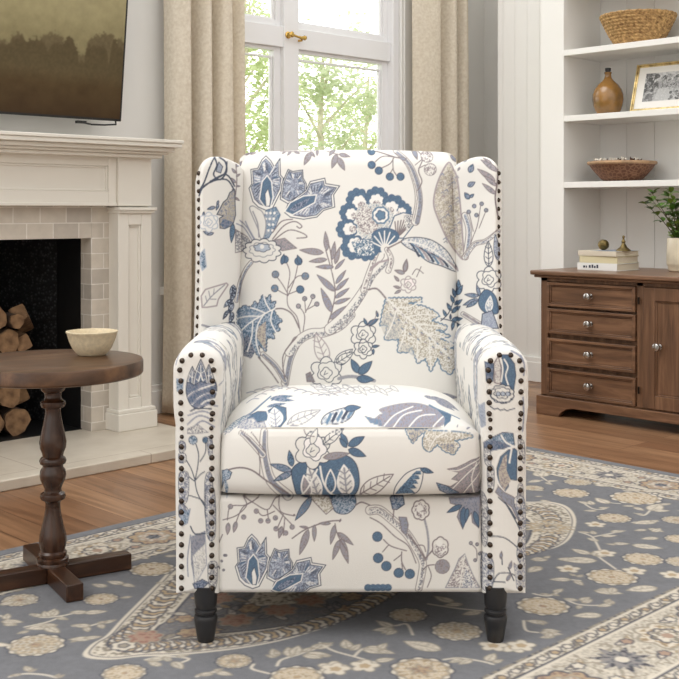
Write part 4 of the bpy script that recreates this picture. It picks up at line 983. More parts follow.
lt.lathe([(.017, 0), (.017, .004), (.012, .007), (.008, .016), (.010, .022), (.014, .026), (.014, .032), (.009, .036)], 20, (lx - .02, ly, lz + .008), Matrix.Rotation(PI / 2, 3, 'X'))
lt.tube([(lx - .02, ly - .028, lz + .008), (lx + .02, ly - .03, lz), (lx + .04, ly - .03, lz - .002), (lx + .058, ly - .03, lz)], [.006, .0055, .0075, .009], 12)
lt.lathe([(.003, 0), (.010, .003), (.012, .010), (.009, .017), (.002, .02)], 16, (lx + .062, ly - .020, lz), Matrix.Rotation(PI / 2, 3, 'X'))
lt.tube([(lx + .05, ly, lz - .012), (lx + .05, ly - .022, lz - .012)], .006, 10)
lo = lt.build('latch', M_BRASS, wo); lo['label'] = 'brass latch'
cs = MB()
for (x0, x1) in ((WU0 - .09, WU0 + .005), (WU1 - .005, WU1 + .09)):
    cs.box(x0, x1, VW - .018, VW, WZ0 - .05, WZ1 + .09); cs.box(x0 + .015, x1 - .015, VW - .026, VW - .018, WZ0 - .05, WZ1 + .075)
cs.box(WU0 - .09, WU1 + .09, VW - .018, VW, WZ1, WZ1 + .09); cs.box(WU0 - .12, WU1 + .12, VW - .06, VW + .03, WZ0 - .045, WZ0 - .01); cs.box(WU0 - .09, WU1 + .09, VW - .02, VW, WZ0 - .12, WZ0 - .045)
o = cs.build('trim_1', M_TRIM, bevel=.003); o['kind'] = 'structure'
# curtains ---------------------------------------------------
def linen():
    m, nt, b = new_mat('natural_linen')
    tc = N(nt, 'ShaderNodeTexCoord'); nz = N(nt, 'ShaderNodeTexNoise'); nz.inputs['Scale'].default_value = 70; nz.inputs['Detail'].default_value = 6
    nt.links.new(tc.outputs['Object'], nz.inputs['Vector'])
    r = N(nt, 'ShaderNodeValToRGB'); e = r.color_ramp.elements; e[0].position = .3; e[0].color = L4((.88, .835, .76)); e[1].position = .7; e[1].color = L4((.95, .915, .85))
    nt.links.new(nz.outputs['Fac'], r.inputs['Fac']); nt.links.new(r.outputs['Color'], b.inputs['Base Color']); b.inputs['Roughness'].default_value = .95; b.inputs['Specular IOR Level'].default_value = .1
    wv = N(nt, 'ShaderNodeTexNoise'); wv.inputs['Scale'].default_value = 600; nt.links.new(tc.outputs['Object'], wv.inputs['Vector'])
    bp = N(nt, 'ShaderNodeBump'); bp.inputs['Strength'].default_value = .3; bp.inputs['Distance'].default_value = .002; nt.links.new(wv.outputs['Fac'], bp.inputs['Height']); nt.links.new(bp.outputs['Normal'], b.inputs['Normal'])
    tl = N(nt, 'ShaderNodeBsdfTranslucent'); nt.links.new(r.outputs['Color'], tl.inputs['Color']); mx = N(nt, 'ShaderNodeMixShader'); mx.inputs['Fac'].default_value = .22
    nt.links.new(b.outputs['BSDF'], mx.inputs[1]); nt.links.new(tl.outputs['BSDF'], mx.inputs[2]); nt.links.new(mx.outputs['Shader'], nt.nodes['Material Output'].inputs['Surface'])
    return m
M_LINEN = linen()
def curtain(pts, label, ztop=2.536):
    """pts: plan outline of the folds, (u, v)"""
    p = catmull(pts, False, 14); n = len(p); nz = 40
    V = []
    for j in range(nz):
        t = j / (nz - 1); z = .012 + (ztop - .012) * t; sw = 1 - .06 * math.sin(t * PI) + .02 * math.sin(3 * t)
        c = p.mean(0)
        for i in range(n):
            V.append((c[0] + (p[i, 0] - c[0]) * (1.03 - .06 * t) + .006 * math.sin(5 * t + i * .15), c[1] + (p[i, 1] - c[1]) * sw, z))
    o = np_mesh('curtain', V, grid_faces(nz, n), mat=M_LINEN, angle=180)
    s = o.modifiers.new('cloth', 'SOLIDIFY'); s.thickness = .004
    return tag(o, label, 'curtain', 'linen curtains')
curtain([(2.800, 3.93), (2.806, 3.86), (2.835, 3.825), (2.872, 3.83), (2.888, 3.90), (2.902, 3.94), (2.914, 3.94), (2.926, 3.89), (2.940, 3.82), (2.972, 3.815), (2.986, 3.89), (2.996, 3.935), (3.008, 3.935), (3.020, 3.88), (3.035, 3.815), (3.085, 3.81), (3.103, 3.87), (3.115, 3.925), (3.128, 3.92), (3.142, 3.87), (3.165, 3.84), (3.19, 3.86)], 'beige linen curtain left of the window beside the fireplace')
curtain([(4.335, 3.89), (4.36, 3.85), (4.42, 3.82), (4.485, 3.82), (4.515, 3.87), (4.53, 3.935), (4.544, 3.935), (4.557, 3.87), (4.575, 3.82), (4.612, 3.815), (4.628, 3.87), (4.638, 3.935), (4.65, 3.93), (4.662, 3.87), (4.68, 3.82), (4.715, 3.82), (4.735, 3.86), (4.75, 3.91), (4.775, 3.93)], 'beige linen curtain right of the window by the room corner')
M_IRON = plain('black_iron', (.10, .09, .085), .45, metal=.6)
rd = thing('curtain_rod', 'dark curtain rod above the window carrying both linen curtains', 'curtain rod', (3.75, 3.885, 2.55))
MB().tube([(-1.1, 0, 0), (1.15, 0, 0)], .013, 14).build('rod', M_IRON, rd)
for x in (-1.05, 1.10): MB().box(x - .012, x + .012, -.012, VW - 3.885, -.012, .012).build('bracket', M_IRON, rd, bevel=.002)
for x in (-1.1, 1.15): MB().lathe([(.005, -.03), (.024, -.015), (.026, 0), (.02, .02), (.004, .03)], 16, (x, 0, 0), Matrix.Rotation(PI / 2, 3, 'Y')).build('finial', M_IRON, rd)
# ---------------------------------------------------------------- fireplace
fp = thing('fireplace', 'cream panelled fireplace with pale brick-tile surround and low stone hearth', 'fireplace', (1.8, 3.6, 0))
FPO = Vector((1.8, 3.6, 0))
def fbx(mb, x0, x1, y0, y1, z0, z1): mb.box(x0 - 1.8, x1 - 1.8, y0 - 3.6, y1 - 3.6, z0, z1); return mb
def stone():
    m, nt, b = new_mat('travertine'); tc = N(nt, 'ShaderNodeTexCoord')
    br = N(nt, 'ShaderNodeTexBrick'); br.offset = .5; br.inputs['Scale'].default_value = 1; br.inputs['Brick Width'].default_value = .78; br.inputs['Row Height'].default_value = .78
    br.inputs['Mortar Size'].default_value = .0015; br.inputs['Color1'].default_value = L4((.825, .79, .735)); br.inputs['Color2'].default_value = L4((.80, .76, .70)); br.inputs['Mortar'].default_value = L4((.62, .54, .48))
    mp = N(nt, 'ShaderNodeMapping'); mp.inputs['Location'].default_value = (.35, .33, 0); nt.links.new(tc.outputs['Object'], mp.inputs['Vector']); nt.links.new(mp.outputs['Vector'], br.inputs['Vector'])
    nz = N(nt, 'ShaderNodeTexNoise'); nz.inputs['Scale'].default_value = 9; nz.inputs['Detail'].default_value = 9; nt.links.new(tc.outputs['Object'], nz.inputs['Vector'])
    r = N(nt, 'ShaderNodeValToRGB'); e = r.color_ramp.elements; e[0].position = .3; e[0].color = (.86, .84, .81, 1); e[1].position = .7; e[1].color = (1.05, 1.05, 1.04, 1); nt.links.new(nz.outputs['Fac'], r.inputs['Fac'])
    mx = N(nt, 'ShaderNodeMixRGB', blend_type='MULTIPLY'); mx.inputs['Fac'].default_value = 1; nt.links.new(br.outputs['Color'], mx.inputs['Color1']); nt.links.new(r.outputs['Color'], mx.inputs['Color2']); nt.links.new(mx.outputs['Color'], b.inputs['Base Color'])
    b.inputs['Roughness'].default_value = .35; return m
fbx(MB(), .70, 2.575, 3.20, 3.98, 0, .035).build('hearth', stone(), fp, bevel=.004)
def tiles():
    m, nt, b = new_mat('glazed_tiles'); tc = N(nt, 'ShaderNodeTexCoord'); sp = N(nt, 'ShaderNodeSeparateXYZ'); nt.links.new(tc.outputs['Object'], sp.inputs['Vector'])
    ad = N(nt, 'ShaderNodeMath', operation='SUBTRACT'); nt.links.new(sp.outputs['X'], ad.inputs[0]); nt.links.new(sp.outputs['Y'], ad.inputs[1])
    a2 = N(nt, 'ShaderNodeMath', operation='ADD'); a2.inputs[1].default_value = 10.7 - .49 + .075 + .0; nt.links.new(ad.outputs[0], a2.inputs[0])
    z2 = N(nt, 'ShaderNodeMath', operation='ADD'); z2.inputs[1].default_value = .58 * 10 - .764 + .0003; nt.links.new(sp.outputs['Z'], z2.inputs[0])
    cb = N(nt, 'ShaderNodeCombineXYZ'); nt.links.new(a2.outputs[0], cb.inputs['X']); nt.links.new(z2.outputs[0], cb.inputs['Y'])
    br = N(nt, 'ShaderNodeTexBrick'); br.inputs['Scale'].default_value = 1; br.inputs['Brick Width'].default_value = .107; br.inputs['Row Height'].default_value = .058; br.inputs['Mortar Size'].default_value = .0022; br.inputs['Mortar Smooth'].default_value = .15
    br.inputs['Color1'].default_value = L4((.81, .775, .725)); br.inputs['Color2'].default_value = L4((.69, .66, .625)); br.inputs['Mortar'].default_value = L4((.90, .88, .85)); br.inputs['Bias'].default_value = -.25
    nt.links.new(cb.outputs['Vector'], br.inputs['Vector'])
    nz = N(nt, 'ShaderNodeTexNoise'); nz.inputs['Scale'].default_value = 24; nz.inputs['Detail'].default_value = 5; nt.links.new(tc.outputs['Object'], nz.inputs['Vector'])
    r = N(nt, 'ShaderNodeValToRGB'); e = r.color_ramp.elements; e[0].position = .3; e[0].color = (.9, .89, .88, 1); e[1].position = .7; e[1].color = (1.04, 1.03, 1.02, 1); nt.links.new(nz.outputs['Fac'], r.inputs['Fac'])
    mx = N(nt, 'ShaderNodeMixRGB', blend_type='MULTIPLY'); mx.inputs['Fac'].default_value = 1; nt.links.new(br.outputs['Color'], mx.inputs['Color1']); nt.links.new(r.outputs['Color'], mx.inputs['Color2']); nt.links.new(mx.outputs['Color'], b.inputs['Base Color'])
    b.inputs['Roughness'].default_value = .4
    bp = N(nt, 'ShaderNodeBump'); bp.inputs['Strength'].default_value = .5; bp.inputs['Distance'].default_value = .002; bp.invert = True; nt.links.new(br.outputs['Fac'], bp.inputs['Height']); nt.links.new(bp.outputs['Normal'], b.inputs['Normal'])
    return m
ts = MB(); fbx(ts, FO1, 2.48, 3.675, 3.75, .035, .93); fbx(ts, 1.15, FO0, 3.675, 3.75, .035, .93); fbx(ts, FO0, FO1, 3.675, 3.75, FOZ, .93)
ts.build('tile_surround', tiles(), fp, bevel=.0015)
M_FIRE = plain('sooty_iron', (.055, .055, .058), .55, bump=0, var=.25, vscale=30)
def speck():
    m, nt, b = new_mat('cast_iron_relief'); tc = N(nt, 'ShaderNodeTexCoord'); nz = N(nt, 'ShaderNodeTexVoronoi'); nz.inputs['Scale'].default_value = 75; nt.links.new(tc.outputs['Object'], nz.inputs['Vector'])
    r = N(nt, 'ShaderNodeValToRGB'); e = r.color_ramp.elements; e[0].position = .1; e[0].color = L4((.30, .305, .31)); e[1].position = .45; e[1].color = L4((.07, .07, .075)); nt.links.new(nz.outputs['Distance'], r.inputs['Fac']); nt.links.new(r.outputs['Color'], b.inputs['Base Color'])
    b.inputs['Roughness'].default_value = .5; bp = N(nt, 'ShaderNodeBump'); bp.inputs['Strength'].default_value = .6; bp.inputs['Distance'].default_value = .004; nt.links.new(nz.outputs['Distance'], bp.inputs['Height']); nt.links.new(bp.outputs['Normal'], b.inputs['Normal']); return m
fb = MB()
fbx(fb, FO1 - .002, FO1 + .06, 3.75, 3.92, .035, .86); fbx(fb, FO0 - .06, FO0 + .002, 3.75, 3.92, .035, .86); fbx(fb, FO0 - .05, FO1 + .05, 3.75, 4.42, FOZ + .02, .86)
fbx(fb, FO0 - .05, FO1 + .05, 4.40, 4.42, .035, .86); fbx(fb, FO0 - .06, FO0 - .04, 3.92, 4.42, .035, .86); fbx(fb, FO1 + .04, FO1 + .06, 3.92, 4.42, .035, .86); fbx(fb, FO0, FO1, 3.74, 4.42, .0, .037)
fb.build('firebox', M_FIRE, fp, smooth=False)
M_SPECK = speck()
sp_ = MB(); sp_.prism([(FO1 - 1.8, .32), (2.135 - 1.8, .74), (2.155 - 1.8, .75), (FO1 - 1.8 + .02, .33)], .04, .78)
sp_.build('fire_panel', M_SPECK, fp, smooth=False)
sp_ = MB(); sp_.prism([(FO0 - 1.8, .32), (1.495 - 1.8, .74), (1.475 - 1.8, .75), (FO0 - 1.8 - .02, .33)], .04, .78)
sp_.build('fire_panel', M_SPECK, fp, smooth=False)
def raised(mb, x0, x1, z0, z1, y, fr, dep=.012, fb=None):
    """frame of four members round a sunk field, front face at y, mouldings stepping in"""
    fb = fb or fr
    for d, k in ((0, 0), (dep * .5, .008)):
        a0, a1, c0, c1 = x0 + (fr if k else 0), x1 - (fr if k else 0), z0 + (fb if k else 0), z1 - (fb if k else 0)
        w = k if k else fr; wb = k if k else fb
        fbx(mb, a0, a0 + w, y + d, y + dep + .01, c0, c1); fbx(mb, a1 - w, a1, y + d, y + dep + .01, c0, c1)
        fbx(mb, a0 + w, a1 - w, y + d, y + dep + .01, c0, c0 + wb); fbx(mb, a0 + w, a1 - w, y + d, y + dep + .01, c1 - wb, c1)
    fbx(mb, x0 + .0015, x1 - .0015, y + dep, y + dep + .03, z0 + .0015, z1 - .0015)
for x0, x1 in ((2.364, 2.514), (1.116, 1.266)):
    p = MB(); fbx(p, x0 + .003, x1 - .003, 3.625, 3.98, .035, 1.08); raised(p, x0, x1, .10, .868, 3.605, .046, .014, .055); fbx(p, x0, x1, 3.605, 3.64, .885, 1.08)
    po = p.build('pilaster', M_MANTEL, fp, bevel=.0025)
    q = MB(); fbx(q, x0 - .012, x1 + .014, 3.585, 3.70, .035, .10); fbx(q, x0 - .008, x1 + .010, 3.591, 3.70, .10, .115); q.build('plinth', M_MANTEL, po, bevel=.003)
    q = MB(); fbx(q, x0 - .006, x1 + .012, 3.585, 3.70, .868, .880); fbx(q, x0 - .003, x1 + .007, 3.593, 3.70, .858, .868); q.build('capital', M_MANTEL, po, bevel=.002)
fz = MB(); fbx(fz, 1.266, 2.364, 3.640, 3.70, .885, 1.08); raised(fz, 1.266, 2.364, .895, 1.08, 3.618, .035, .012, .045); fbx(fz, 1.266, 2.364, 3.610, 3.66, .885, .897); fz.build('frieze', M_MANTEL, fp, bevel=.002)
ms = MB()
for (y0, z0, z1, e) in ((3.565, 1.068, 1.082, .015), (3.545, 1.082, 1.092, .03), (3.525, 1.092, 1.108, .045), (3.500, 1.108, 1.124, .062), (3.494, 1.124, 1.137, .066)):
    fbx(ms, 1.108 - e, 2.522 + e, y0, 3.98, z0, z1)
ms.build('mantel_shelf', M_MANTEL, fp, bevel=.003, segs=3)
# ---------------------------------------------------------------- logs stacked in the firebox
M_BARK = plain('bark', (.23, .17, .13), .9, bump=.8, bscale=60, var=.35, vscale=25)
def cutwood():
    m, nt, b = new_mat('cut_log'); tc = N(nt, 'ShaderNodeTexCoord'); nz = N(nt, 'ShaderNodeTexNoise'); nz.inputs['Scale'].default_value = 30; nz.inputs['Detail'].default_value = 7; nt.links.new(tc.outputs['Object'], nz.inputs['Vector'])
    r = N(nt, 'ShaderNodeValToRGB'); e = r.color_ramp.elements; e[0].position = .3; e[0].color = L4((.33, .23, .15)); e[1].position = .7; e[1].color = L4((.58, .45, .32)); nt.links.new(nz.outputs['Fac'], r.inputs['Fac']); nt.links.new(r.outputs['Color'], b.inputs['Base Color']); b.inputs['Roughness'].default_value = .85; return m
M_CUT = cutwood()
rl = random.Random(3)
LOGS = [  # u, v, z, radius, length, yaw, pitch, split?, place in words
 (2.055, 3.95, .090, .050, .32, -3, 0, 0, 'round log at the bottom right of the stack'), (1.935, 3.95, .092, .052, .32, 2, 0, 0, 'round log at the bottom of the stack, second from its right'),
 (2.130, 3.96, .185, .042, .22, -20, 6, 1, 'split log slanting against the right end of the stack just below table height'), (2.005, 3.94, .193, .047, .32, 2, 0, 0, 'round log in the second layer of the stack'), (1.89, 3.94, .196, .049, .32, -2, 0, 0, 'round log in the second layer, further left'),
 (2.065, 3.95, .288, .044, .32, -3, 0, 0, 'dark round log in the middle of the stack behind the table top'), (1.95, 3.95, .290, .048, .32, 2, 0, 0, 'round log in the middle of the stack, further left'),
 (2.105, 3.93, .375, .038, .26, -12, 0, 1, 'split wedge log just above the table top'), (2.005, 3.95, .385, .046, .32, 2, 0, 0, 'round log in the fourth layer of the stack'), (2.045, 3.93, .462, .027, .32, -3, 0, 0, 'pale thin round log end near the top of the stack'), (2.135, 3.92, .452, .040, .20, -35, -18, 1, 'split square-sided log leaning at the top right of the stack'), (1.955, 3.95, .475, .045, .32, 2, 0, 0, 'round log on top of the stack')]
for (u, v, z, r_, ln, yw, pt, sp, lab) in LOGS:
    M = Matrix.Translation((0, 0, 0)) @ Matrix.Rotation(math.radians(yw), 4, 'Z') @ Matrix.Rotation(math.radians(90 + pt), 4, 'X')
    n = 20; mb = MB()
    prof = []
    for k in range(n):
        a = 2 * PI * k / n
        rr = r_ * (1 + .07 * math.sin(3 * a + u * 40) + .05 * math.sin(7 * a + z * 90))
        if sp: rr = r_ * min(1.02, .74 / max(abs(math.cos(a - .4)), abs(math.sin(a - .4))))
        prof.append((rr * math.cos(a), rr * math.sin(a)))
    rings = 7; vs = []; fs = []
    for j in range(rings):
        zz = -ln / 2 + ln * j / (rings - 1); k = 1 + .03 * math.sin(j * 2.1 + u * 9)
        vs += [M @ Vector((x * k, y * k, zz)) for x, y in prof]
    for j in range(rings - 1):
        for k in range(n): fs.append((j * n + k, j * n + (k + 1) % n, (j + 1) * n + (k + 1) % n, (j + 1) * n + k))
    mb.add(vs, fs)
    lg = thing('firewood_log', lab, 'log', (u, v, z), 0, 'firewood stacked in the fireplace')
    mb.build('bark', M_BARK if not sp else M_CUT, lg)
    e0 = MB(); e0.add([M @ Vector((x * .99, y * .99, sgn * (ln / 2 + .002))) for sgn in (-1,) for x, y in prof] + [M @ Vector((x * .99, y * .99, -ln / 2 + .01)) for x, y in prof], [tuple(range(n)), tuple(range(2 * n - 1, n - 1, -1))] + [(k, n + k, n + (k + 1) % n, (k + 1) % n) for k in range(n)])
    e1 = MB(); e1.add([M @ Vector((x * .99, y * .99, (ln / 2 + .002))) for x, y in prof] + [M @ Vector((x * .99, y * .99, ln / 2 - .01)) for x, y in prof], [tuple(range(n - 1, -1, -1)), tuple(range(n, 2 * n))] + [(k, (k + 1) % n, n + (k + 1) % n, n + k) for k in range(n)])
    e0.build('cut_end', M_CUT, lg); e1.build('cut_end', M_CUT, lg)
# ---------------------------------------------------------------- television showing a dusky landscape
tv = thing('television', 'flat screen above the mantel showing a dim olive landscape with dark trees', 'television', (1.80, 3.845, 1.226), 0)
M_TV = plain('tv_black', (.05, .045, .04), .35)
TVW, TVH = .735, .83; tilt = math.radians(6.0)
Rt = Matrix.Rotation(tilt, 4, 'X')
MB().box(-TVW, TVW, 0, .035, 0, TVH, Rt).build('tv_body', M_TV, tv, bevel=.003)
TVC = Canvas(0, 0, 147, 83, 4, (.5, .5, .4), tex=.7)
def landscape(c):
    h = np.linspace(83, 0, c.H)[:, None]                  # row 0 = top
    h = np.linspace(0, 83, c.H)[::-1][:, None] + 0 * c.n1
    n = (c.noise(40) * .6 + c.noise(14) * .4)
    st = np.array([(0, .055, .032, .015), (14, .085, .055, .025), (22, .12, .085, .04), (23, .20, .165, .085), (40, .33, .285, .155), (60, .36, .315, .18), (83, .25, .225, .13)])
    for k in range(3): c.img[..., k] = np.interp(h + (n - .5) * 8, st[:, 0], st[:, 1 + k])
    c.img *= (1 + .10 * (c.n1 - .5) + .16 * (c.n2 - .5))[..., None]
    xs = np.arange(c.W) / 4
    def line_(base, seed):
        q = random.Random(seed); y = np.full(c.W, float(base))
        for i in range(60):
            x0 = q.uniform(-5, 152); w = q.uniform(2, 7); hh = q.uniform(2, 8.5) * (1.25 if x0 > 120 else .9); y = np.maximum(y, base + hh * np.sqrt(np.clip(1 - ((xs - x0) / w) ** 2, 0, 1)))
        return y
    for base, seed, col, bot in ((25, 2, (.14, .108, .058), 15), (22, 9, (.10, .075, .038), 12)):
        top = line_(base, seed)[None, :] + (c.n1 - .5) * 3
        m = np.clip((top - h) * 2, 0, 1) * np.clip((h - bot) / 8, 0, 1); c.img += (np.array(col) * (1 + .3 * (c.n1[..., None] - .5)) - c.img) * m[..., None]
landscape(TVC); TVC.blur()
M_PIC = print_mat('screen_picture', rough=.45, bump=0, sheen=0, spec=.12)
def flat_print(name, cv, w, h, M, parent, na, nb, mat):
    u = np.linspace(0, 1, na)[None, :]; v = np.linspace(0, 1, nb)[:, None]
    X = (u + 0 * v).ravel(); Zz = (v + 0 * u).ravel()
    C = cv.sample(cv.x0 + X * cv.W / cv.sc, cv.y0 + (1 - Zz) * cv.H / cv.sc)
    V = [M @ Vector(((x - .5) * w, 0, z * h)) for x, z in zip(X, Zz)]
    return np_mesh(name, V, grid_faces(nb, na), colors=np.clip(C, 0, 1), mat=mat, parent=parent)
flat_print('screen', TVC, TVW * 2 - .02, TVH - .02, Rt @ Matrix.Translation((0, -.0012, .010)), tv, 400, 230, M_PIC)
br = MB(); br.tube([(.55, .012, -.010), (.60, .006, -.018), (.66, .006, -.017), (.715, .008, -.012), (.72, .02, .005)], .0035, 8); br.box(.535, .575, .0, .02, -.016, -.006)
br.build('sensor_cable', M_TV, tv)
MB().box(-.25, .25, .03, .135, .30, .55).build('wall_mount', M_TV, tv)
def on_u(px, u):
    t = (px - CX) / F; y = u / (t * RGT[0] + FWD[0]); x = t * y
    return x * RGT[1] + y * FWD[1]
# ================================================================ built-in shelves
bk = thing('bookcase', 'white built-in shelving with boarded back above the wooden sideboard', 'shelves', (4.5, 2.2, 0))
def bbx(mb, x0, x1, y0, y1, z0, z1): mb.box(x0 - 4.5, x1 - 4.5, y0 - 2.2, y1 - 2.2, z0, z1); return mb
BV0, BV1 = 1.25, 3.07
for (a, b) in ((BV1, 3.20), (BV0 - .13, BV0)): bbx(MB(), 4.5, 4.85, a, b, 0, 2.66).build('upright', M_TRIM, bk, bevel=.002)
for z in (1.003, 1.318, 1.631, 1.945, 2.26): bbx(MB(), 4.5, 4.815, BV0, BV1, z - .028, z).build('shelf', M_TRIM, bk, bevel=.002)
bbx(MB(), 4.5, 4.85, BV0 - .13, 3.20, 2.66, 2.70).build('top_rail', M_TRIM, bk, bevel=.002)
bp = MB(); v = BV1; 
while v > BV0: bbx(bp, 4.815, 4.83, max(v - .1485, BV0), v, 0, 2.66); v -= .15
bbx(bp, 4.822, 4.85, BV0, BV1, 0, 2.66); bp.build('back_boards', M_WALLR, bk, bevel=.0012)
# ---------------------------------------------------------------- sideboard
W1 = ((.31, .22, .16), (.43, .31, .225), (.56, .42, .315))
M_SBV = wood('walnut_along', *W1, stretch=(1, 12, 1), scale=3.2, rough=.42)
M_SBZ = wood('walnut_upright', *W1, stretch=(1, 1, 12), scale=3.2, rough=.42)
M_SBT = wood('walnut_top', (.34, .25, .185), (.45, .335, .255), (.56, .43, .34), stretch=(1, 12, 1), scale=3, rough=.33)
M_CHROME = plain('chrome_knob', (.72, .71, .70), .15, metal=1.0)
M_HINGE = plain('dark_hinge', (.15, .12, .10), .4, metal=.8)
sb = thing('sideboard', 'brown wooden sideboard with four drawers, panelled doors and bracket feet', 'sideboard', (3.97, 1.95, 0))
def sbx(mb, x0, x1, y0, y1, z0, z1): mb.box(x0 - 3.97, x1 - 3.97, y0 - 1.95, y1 - 1.95, z0, z1); return mb
SV0, SV1 = 1.07, 2.828
mb = MB(); sbx(mb, 3.995, 4.45, SV0, SV1, .078, .585)
for a, b in ((2.794, SV1), (2.336, 2.366), (1.895, 1.908), (1.53, 1.56), (SV0, SV0 + .04)): sbx(mb, 3.976, 3.996, a, b, .078, .585)
for z0, z1 in ((.566, .585), (.078, .086)): sbx(mb, 3.976, 3.996, SV0, SV1, z0, z1)
mb.build('carcass', M_SBZ, sb, bevel=.002)
mb = MB(); sbx(mb, 3.936, 4.475, SV0 - .035, SV1 + .030, .594, .613); sbx(mb, 3.948, 4.465, SV0 - .02, SV1 + .018, .583, .594); mb.build('top', M_SBT, sb, bevel=.005, segs=3)
mb = MB()
P_ = [(SV1 + .012, 0), (SV1 + .012, .080), (SV0 - .012, .080), (SV0 - .012, 0), (SV0 + .10, 0), (SV0 + .115, .02), (SV0 + .14, .036), (SV0 + .17, .042), (SV1 - .17, .042), (SV1 - .14, .036), (SV1 - .115, .02), (SV1 - .10, 0)]
mb.prism([(y - 1.95, z) for y, z in P_], -.012, .012, Matrix(((0, 0, 1, 0), (1, 0, 0, 0), (0, 1, 0, 0), (0, 0, 0, 1))))
for y in (SV0 - .012, SV1 - .012): sbx(mb, 3.982, 4.45, y, y + .024, 0, .08)
mb.build('bracket_base', M_SBV, sb, bevel=.002)
def knob(parent, x, y, z):
    mb = MB(); mb.lathe([(.0115, 0), (.0115, .002), (.006, .004), (.005, .012), (.010, .016), (.0155, .021), (.0165, .026), (.0145, .031), (.009, .034), (.001, .035)], 24, (x - 3.97, y - 1.95, z), Matrix.Rotation(-PI / 2, 3, 'Y'))
    return mb.build('knob', M_CHROME, parent)
def front_panel(mb, y0, y1, z0, z1, fr, x=3.966):
    for (xa, k0, k1) in ((x, 0, fr), (x + .005, fr, fr + .006)):
        a0, a1, c0, c1 = y0 + k0, y1 - k0, z0 + k0, z1 - k0; w = k1 - k0
        sbx(mb, xa, 3.99, a0, a0 + w, c0, c1); sbx(mb, xa, 3.99, a1 - w, a1, c0, c1); sbx(mb, xa, 3.99, a0 + w, a1 - w, c0, c0 + w); sbx(mb, xa, 3.99, a0 + w, a1 - w, c1 - w, c1)
    sbx(mb, x + .010, 3.99, y0 + fr + .006, y1 - fr - .006, z0 + fr + .006, z1 - fr - .006)
for z0, z1 in ((.462, .5645), (.347, .4525), (.219, .3275), (.087, .2005)):
    for (y0, y1) in ((2.369, 2.791),):
        mb = MB(); front_panel(mb, y0, y1, z0, z1, .012); d = mb.build('drawer', M_SBV, sb, bevel=.0018)
        knob(d, 3.974, (y0 + y1) / 2, (z0 + z1) / 2)
for (y0, y1, ky) in ((1.910, 2.334, 2.262), (1.562, 1.893, 1.60), (1.112, 1.528, 1.45)):
    mb = MB(); front_panel(mb, y0, y1, .087, .5645, .052); d = mb.build('door', M_SBZ, sb, bevel=.0018)
    knob(d, 3.968, ky, .334)
for z in (.51, .155):
    mb = MB().lathe([(.004, -.014), (.004, .014)], 10, (3.964 - 3.97, 2.3515 - 1.95, z)); mb.build('hinge', M_HINGE, sb)
# ---------------------------------------------------------------- things on the shelves
def rattan():
    m, nt, b = new_mat('woven_straw'); tc = N(nt, 'ShaderNodeTexCoord'); nz = N(nt, 'ShaderNodeTexNoise'); nz.inputs['Scale'].default_value = 70; nz.inputs['Detail'].default_value = 5; nt.links.new(tc.outputs['Object'], nz.inputs['Vector'])
    r = N(nt, 'ShaderNodeValToRGB'); e = r.color_ramp.elements; e[0].position = .28; e[0].color = L4((.46, .33, .19)); e[1].position = .66; e[1].color = L4((.82, .67, .45)); nt.links.new(nz.outputs['Fac'], r.inputs['Fac']); nt.links.new(r.outputs['Color'], b.inputs['Base Color']); b.inputs['Roughness'].default_value = .8; return m
v = on_u(638, 4.64)
bs = thing('straw_basket', 'wide coiled straw basket on the upper shelf', 'basket', (4.64, v, 1.631))
ncoil, nth, per = 10, 240, 7
V = []
for i in range(ncoil * per + 1):
    s = i / (ncoil * per); w = i / per * 2 * PI
    for k in range(nth):
        th = 2 * PI * k / nth; tw = .0016 * math.sin(46 * th + i * 2 * PI / per * 1.0 + int(i / per) * 1.3)
        r_ = .098 + (.172 - .098) * s ** .85 + .0045 * abs(math.sin(w / 2)) ** .6 + tw
        V.append((r_ * math.cos(th), r_ * math.sin(th), .004 + .134 * s ** 1.05))
n0 = ncoil * per + 1
for i in range(14):
    s = 1 - i / 13
    for k in range(nth):
        th = 2 * PI * k / nth; r_ = (.092 + (.164 - .092) * s ** .85) if i < 13 else .0; V.append((r_ * math.cos(th), r_ * math.sin(th), .010 + .126 * s ** 1.05))
n1 = n0 + 14
i = np.arange(n1 - 1)[:, None] * nth + np.arange(nth)[None, :]; j = np.arange(n1 - 1)[:, None] * nth + (np.arange(nth)[None, :] + 1) % nth
M_STRAW = rattan()
np_mesh('woven_body', V, np.stack([i, j, j + nth, i + nth], -1).reshape(-1, 4), [np.arange(nth)[::-1]], mat=M_STRAW, parent=bs, angle=180)
rim = MB(); rim.tube([((.170 + .001 * (k % 2)) * math.cos(2 * PI * k / 80), (.170) * math.sin(2 * PI * k / 80), .138 + .0015 * math.sin(k * 1.9)) for k in range(81)], .006, 8); rim.build('rim', M_STRAW, bs)
v = on_u(608, 4.625)
jg = thing('stoneware_jug', 'glossy amber-brown round jug with a thin neck on the middle shelf', 'jug', (4.625, v, 1.318))
M_AMBER = plain('amber_glaze', (.54, .39, .19), .2, spec=.6, var=.2, vscale=14, Coat_Weight=.4)
MB().lathe([(.042, 0), (.050, .003), (.060, .022), (.069, .048), (.0735, .075), (.072, .098), (.064, .122), (.048, .145), (.030, .161), (.020, .172), (.016, .182), (.0145, .192), (.0155, .196), (.0175, .199), (.0175, .204), (.012, .206), (.011, .200)], 48).build('body', M_AMBER, jg, angle=60)
MB().lathe([(.011, .198), (.011, .207), (.0135, .208), (.0140, .222), (.0125, .224)], 24).build('stopper', M_BLACK, jg)
